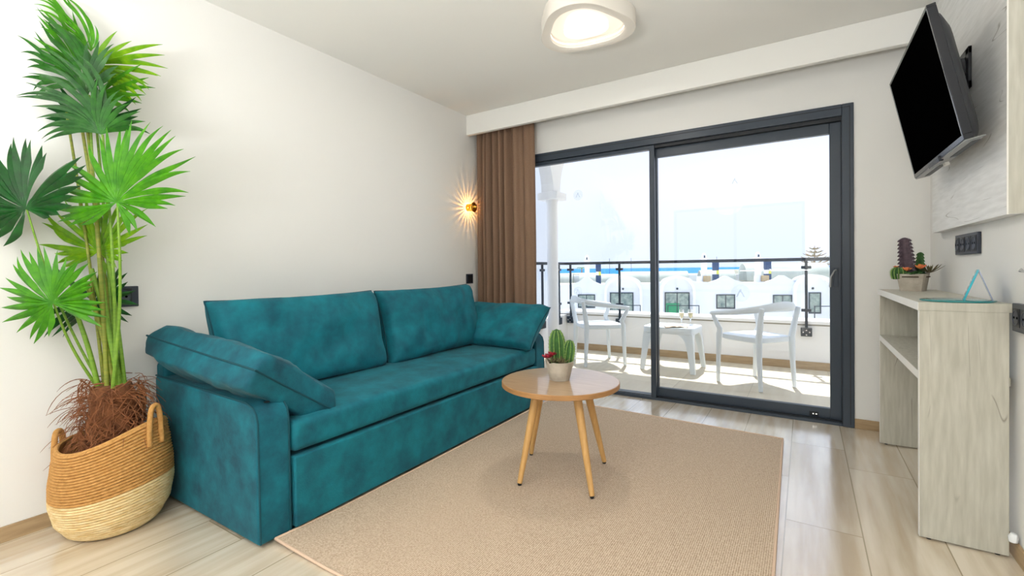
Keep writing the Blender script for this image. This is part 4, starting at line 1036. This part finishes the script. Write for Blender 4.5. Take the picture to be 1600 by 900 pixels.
# raised arch rims
for c, R0 in ((.05, 1.05), (-3.6, 1.2), (8.45, 1.12), (-9.6, 1.15)):
    ring = MB(); po = [(c+(R0+.10)*cos(RD(a_)), -.62+1.08*sin(RD(a_))+.02) for a_ in range(0, 181, 10)]; pi_ = [(c+(R0-.08)*cos(RD(a_)), -.62+.93*sin(RD(a_))) for a_ in range(180, -1, -10)]
    for i in range(18):
        q1, q2 = po[i], po[i+1]; q3, q4 = pi_[18-i-1], pi_[18-i]
        ring.prism([q1, q2, q3, q4], -.28, .02)
    ring.box((c+R0-.08, -.28, GZ), (c+R0+.10, 0, -.60)); ring.box((c-R0-.10, -.28, GZ), (c-R0+.08, 0, -.60))
    ring.build('arch_rim', M_farrim, hs)
    MB().lathe([(.07, 0), (.07, .05)], 14, (c, -.02, -.42), Matrix.Rotation(pi/2, 4, 'X')).box((c-.05, -.06, -.5), (c+.05, 0, -.38)).build('wall_lantern', M_ffr, hs)
def fwindow(x0, x1, z0, z1, mull=1, green=False, railx=None):
    f_ = MB(); t_ = .07
    f_.box((x0, -.06, z0), (x0+t_, .0, z1)); f_.box((x1-t_, -.06, z0), (x1, .0, z1)); f_.box((x0+t_, -.06, z1-t_), (x1-t_, .0, z1)); f_.box((x0+t_, -.06, z0), (x1-t_, .0, z0+t_+.03))
    for k in range(mull): xm = x0+(x1-x0)*(k+1)/(mull+1); f_.box((xm-.03, -.055, z0+t_), (xm+.03, -.005, z1-t_))
    w_ = f_.build('window', M_ffr, hs)
    MB().box((x0+t_, -.03, z0+t_), (x1-t_, -.01, z1-t_)).build('pane', M_fwin, w_)
    if green: MB().box((x0+.08, -.052, z0+.08), (x0+.08+(x1-x0)*.52, -.035, z0+(z1-z0)*.66)).build('green_screen', M_green, w_)
    if railx:
        r0 = MB(); zr = -1.55; r0.box((railx[0], -.9, zr), (railx[1], -.86, zr+.05))
        for k in range(2): xk = railx[0] if k == 0 else railx[1]-.05; r0.box((xk, -.9, GZ), (xk+.05, -.86, zr))
        r0.build('terrace_rail', M_ffr, w_)
fwindow(-6.78, -5.55, -1.79, -.82); fwindow(-4.51, -2.89, -2.9, -.68, 0, railx=(-4.4, -2.45)); fwindow(-.78, .85, -2.9, -.67, 1, True, (-.7, 1.33))
fwindow(2.56, 3.75, -1.8, -.82); fwindow(6.08, 7.23, -1.85, -.85); fwindow(8.20, 8.93, -2.08, -.69, 0, railx=(8.2, 9.9)); fwindow(-10.4, -8.9, -2.9, -.68); fwindow(11.2, 13, -2.9, -.68)
for c in (-6.15, 1.98, 5.45, -12.4):
    s_ = MB(); s_.box((c-.17, .8, -.3), (c+.17, 1.14, 1.62)); s_.box((c-.24, .74, 1.62), (c+.24, 1.20, 1.68)); s_.lathe([(.15, 1.68), (.15, 1.85), (.10, 2.0), (.02, 2.03)], 14, (c, .97, 0))
    ch = s_.build('chimney', M_farrim, hs)
    MB().box((c-.04, .735, 1.70), (c+.04, .83, 1.86)).build('chimney_vent', M_ffr, ch)
for c in (-5.35, 2.86, 6.24, -11.4):
    s_ = MB().box((c-.19, 1.4, -.3), (c+.19, 1.8, .52)).box((c-.19, 1.4, .80), (c+.19, 1.8, 1.4)); st2 = s_.build('ventilation_stack', M_fb, hs)
    MB().box((c-.17, 1.42, .52), (c+.02, 1.78, .80)).build('stack_band', M_farrim, st2)
    MB().box((c+.02, 1.42, .52), (c+.19, 1.78, .80)).build('stack_band', M_fy, st2)
for c in (2.12, 5.82):
    s_ = MB().box((c-.22, .6, .03), (c+.22, .95, .42)); a_ = s_.build('air_conditioner', mat('far_ac', lin((190, 160, 110)), .7), hs)
    s_ = MB()
    for k in range(4): s_.box((c-.19, .58, .08+k*.08), (c+.19, .6, .10+k*.08))
    s_.build('grille', M_tanr, a_)
    MB().box((c-.62, .7, .0), (c-.32, 1.0, .4)).build('roof_box', M_farrim, hs)
# rear row: long barrel roofs and low blocks
rr2 = thing('rear_houses', 'second row of pale houses with long barrel roofs behind the first row', 'building', tuple(FM @ V((0, 0, 0))), fa)
M_barrel = mat('barrel_roof', lin((206, 208, 194)), .8, rgb2=lin((178, 184, 172)), nscale=.8)
for x0, x1, y_, z_, R0 in ((-7.4, -4.0, 11, -.5, 1.0), (-3.6, 2.2, 10, -.35, 1.05), (3.2, 6.0, 10, -.3, 1.05), (7.0, 13.5, 11, -.2, 1.5), (-14, -8, 11, -.5, 1.1)):
    pr = [(y_+R0*cos(RD(a_)), z_+R0*sin(RD(a_))) for a_ in range(0, 181, 15)]
    mm2 = Matrix(((0, 1, 0, 0), (1, 0, 0, 0), (0, 0, 1, 0), (0, 0, 0, 1)))
    MB().prism(pr, x0, x1, mm2).build('barrel_roof', M_barrel, rr2, smooth=True)
MB().box((-18, 12, GZ), (16, 20, .35)).build('far_block', M_farrim, rr2)
for x0, x1, z_ in ((-9, -6, .55), (-2, 0, .5), (5, 9, .75), (10, 15, 1.0)): MB().box((x0, 14, .35), (x1, 18, z_)).build('roof_house', M_tanr, rr2)
for x in (-4.0, -2.2, 4.6): MB().tube([(x*1.15, 13, .3), (x*1.15, 13, 2.0)], .018, 5).build('antenna', M_ffr, rr2)

# araucaria tree
M_tree = mat('araucaria_green', lin((112, 116, 84)), .9, rgb2=lin((150, 120, 90)), nscale=2)
P_ = CAM + ray(1273, 402)*52; P_.z = 0
tr = thing('norfolk_pine', 'tiered pine tree rising above the distant roofs at the right', 'tree', P_)
tr_top = (CAM + ray(1271, 384)*52).z; z0_ = (CAM + ray(1271, 412)*52).z
M_brk = mat('tree_bark', lin((140, 116, 90)), .9)
MB().tube([(0, 0, -3), (0, 0, tr_top)], [.16, .03], 8).build('trunk', M_brk, tr)
br = MB()
rnd = random.Random(3)
for tz_ in range(8):
    z = z0_-1.2 + (tr_top-z0_+1.0)*tz_/7.5; R0 = 2.1*(1-(tz_/8.6)**1.3)
    for k in range(9):
        a = 2*pi*(k+.5*(tz_ % 2))/9+rnd.uniform(-.1, .1); pts = [V((cos(a)*R0*t, sin(a)*R0*t, z+.28*R0*t**2)) for t in (0, .35, .7, 1)]
        br.tube(pts, [.05, .055, .05, .02], 5)
        for t in (.35, .5, .65, .8, .95):
            c = V((cos(a)*R0*t, sin(a)*R0*t, z+.28*R0*t**2))
            for s_ in (-1, 1): br.tube([c, c+V((-sin(a)*s_*.25*(1.1-t)+cos(a)*.12, cos(a)*s_*.25*(1.1-t)+sin(a)*.12, .09))], [.028, .01], 4)
br.build('foliage', M_tree, tr)
pq = CAM + ray(909, 420)*66; pq.z = 0
tr = thing('distant_palm', 'small dark palm beside the leftmost white chimney', 'tree', pq)
zt2 = (CAM + ray(909, 420)*66).z; MB().tube([(0, 0, -3), (0, 0, zt2)], .1, 6).build('trunk', M_brk, tr)
fr_ = MB()
for k in range(16):
    a = 2*pi*k/16; pts = [V((cos(a)*.85*t, sin(a)*.85*t, zt2+.35*sin(t*2.4)-.25*t)) for t in (0, .33, .66, 1)]; fr_.tube(pts, [.04, .09, .07, .01], 4, .4)
fr_.build('fronds', mat('far_palm_green', lin((70, 120, 80)), .9), tr)

# sea and ground
M_sea = mat('sea_blue', lin((52, 112, 188)), .9, rgb2=lin((70, 132, 204)), nscale=.01, spec=0)
o = MB().box((-12000, 260, -23), (12000, 14000, -22)).build('sea', M_sea); struct(o)
M_gr = mat('pale_ground', lin((214, 208, 194)), .95)
o = MB().box((-200, 6.1, -6.2), (200, 250, -6)).build('ground', M_gr); struct(o)
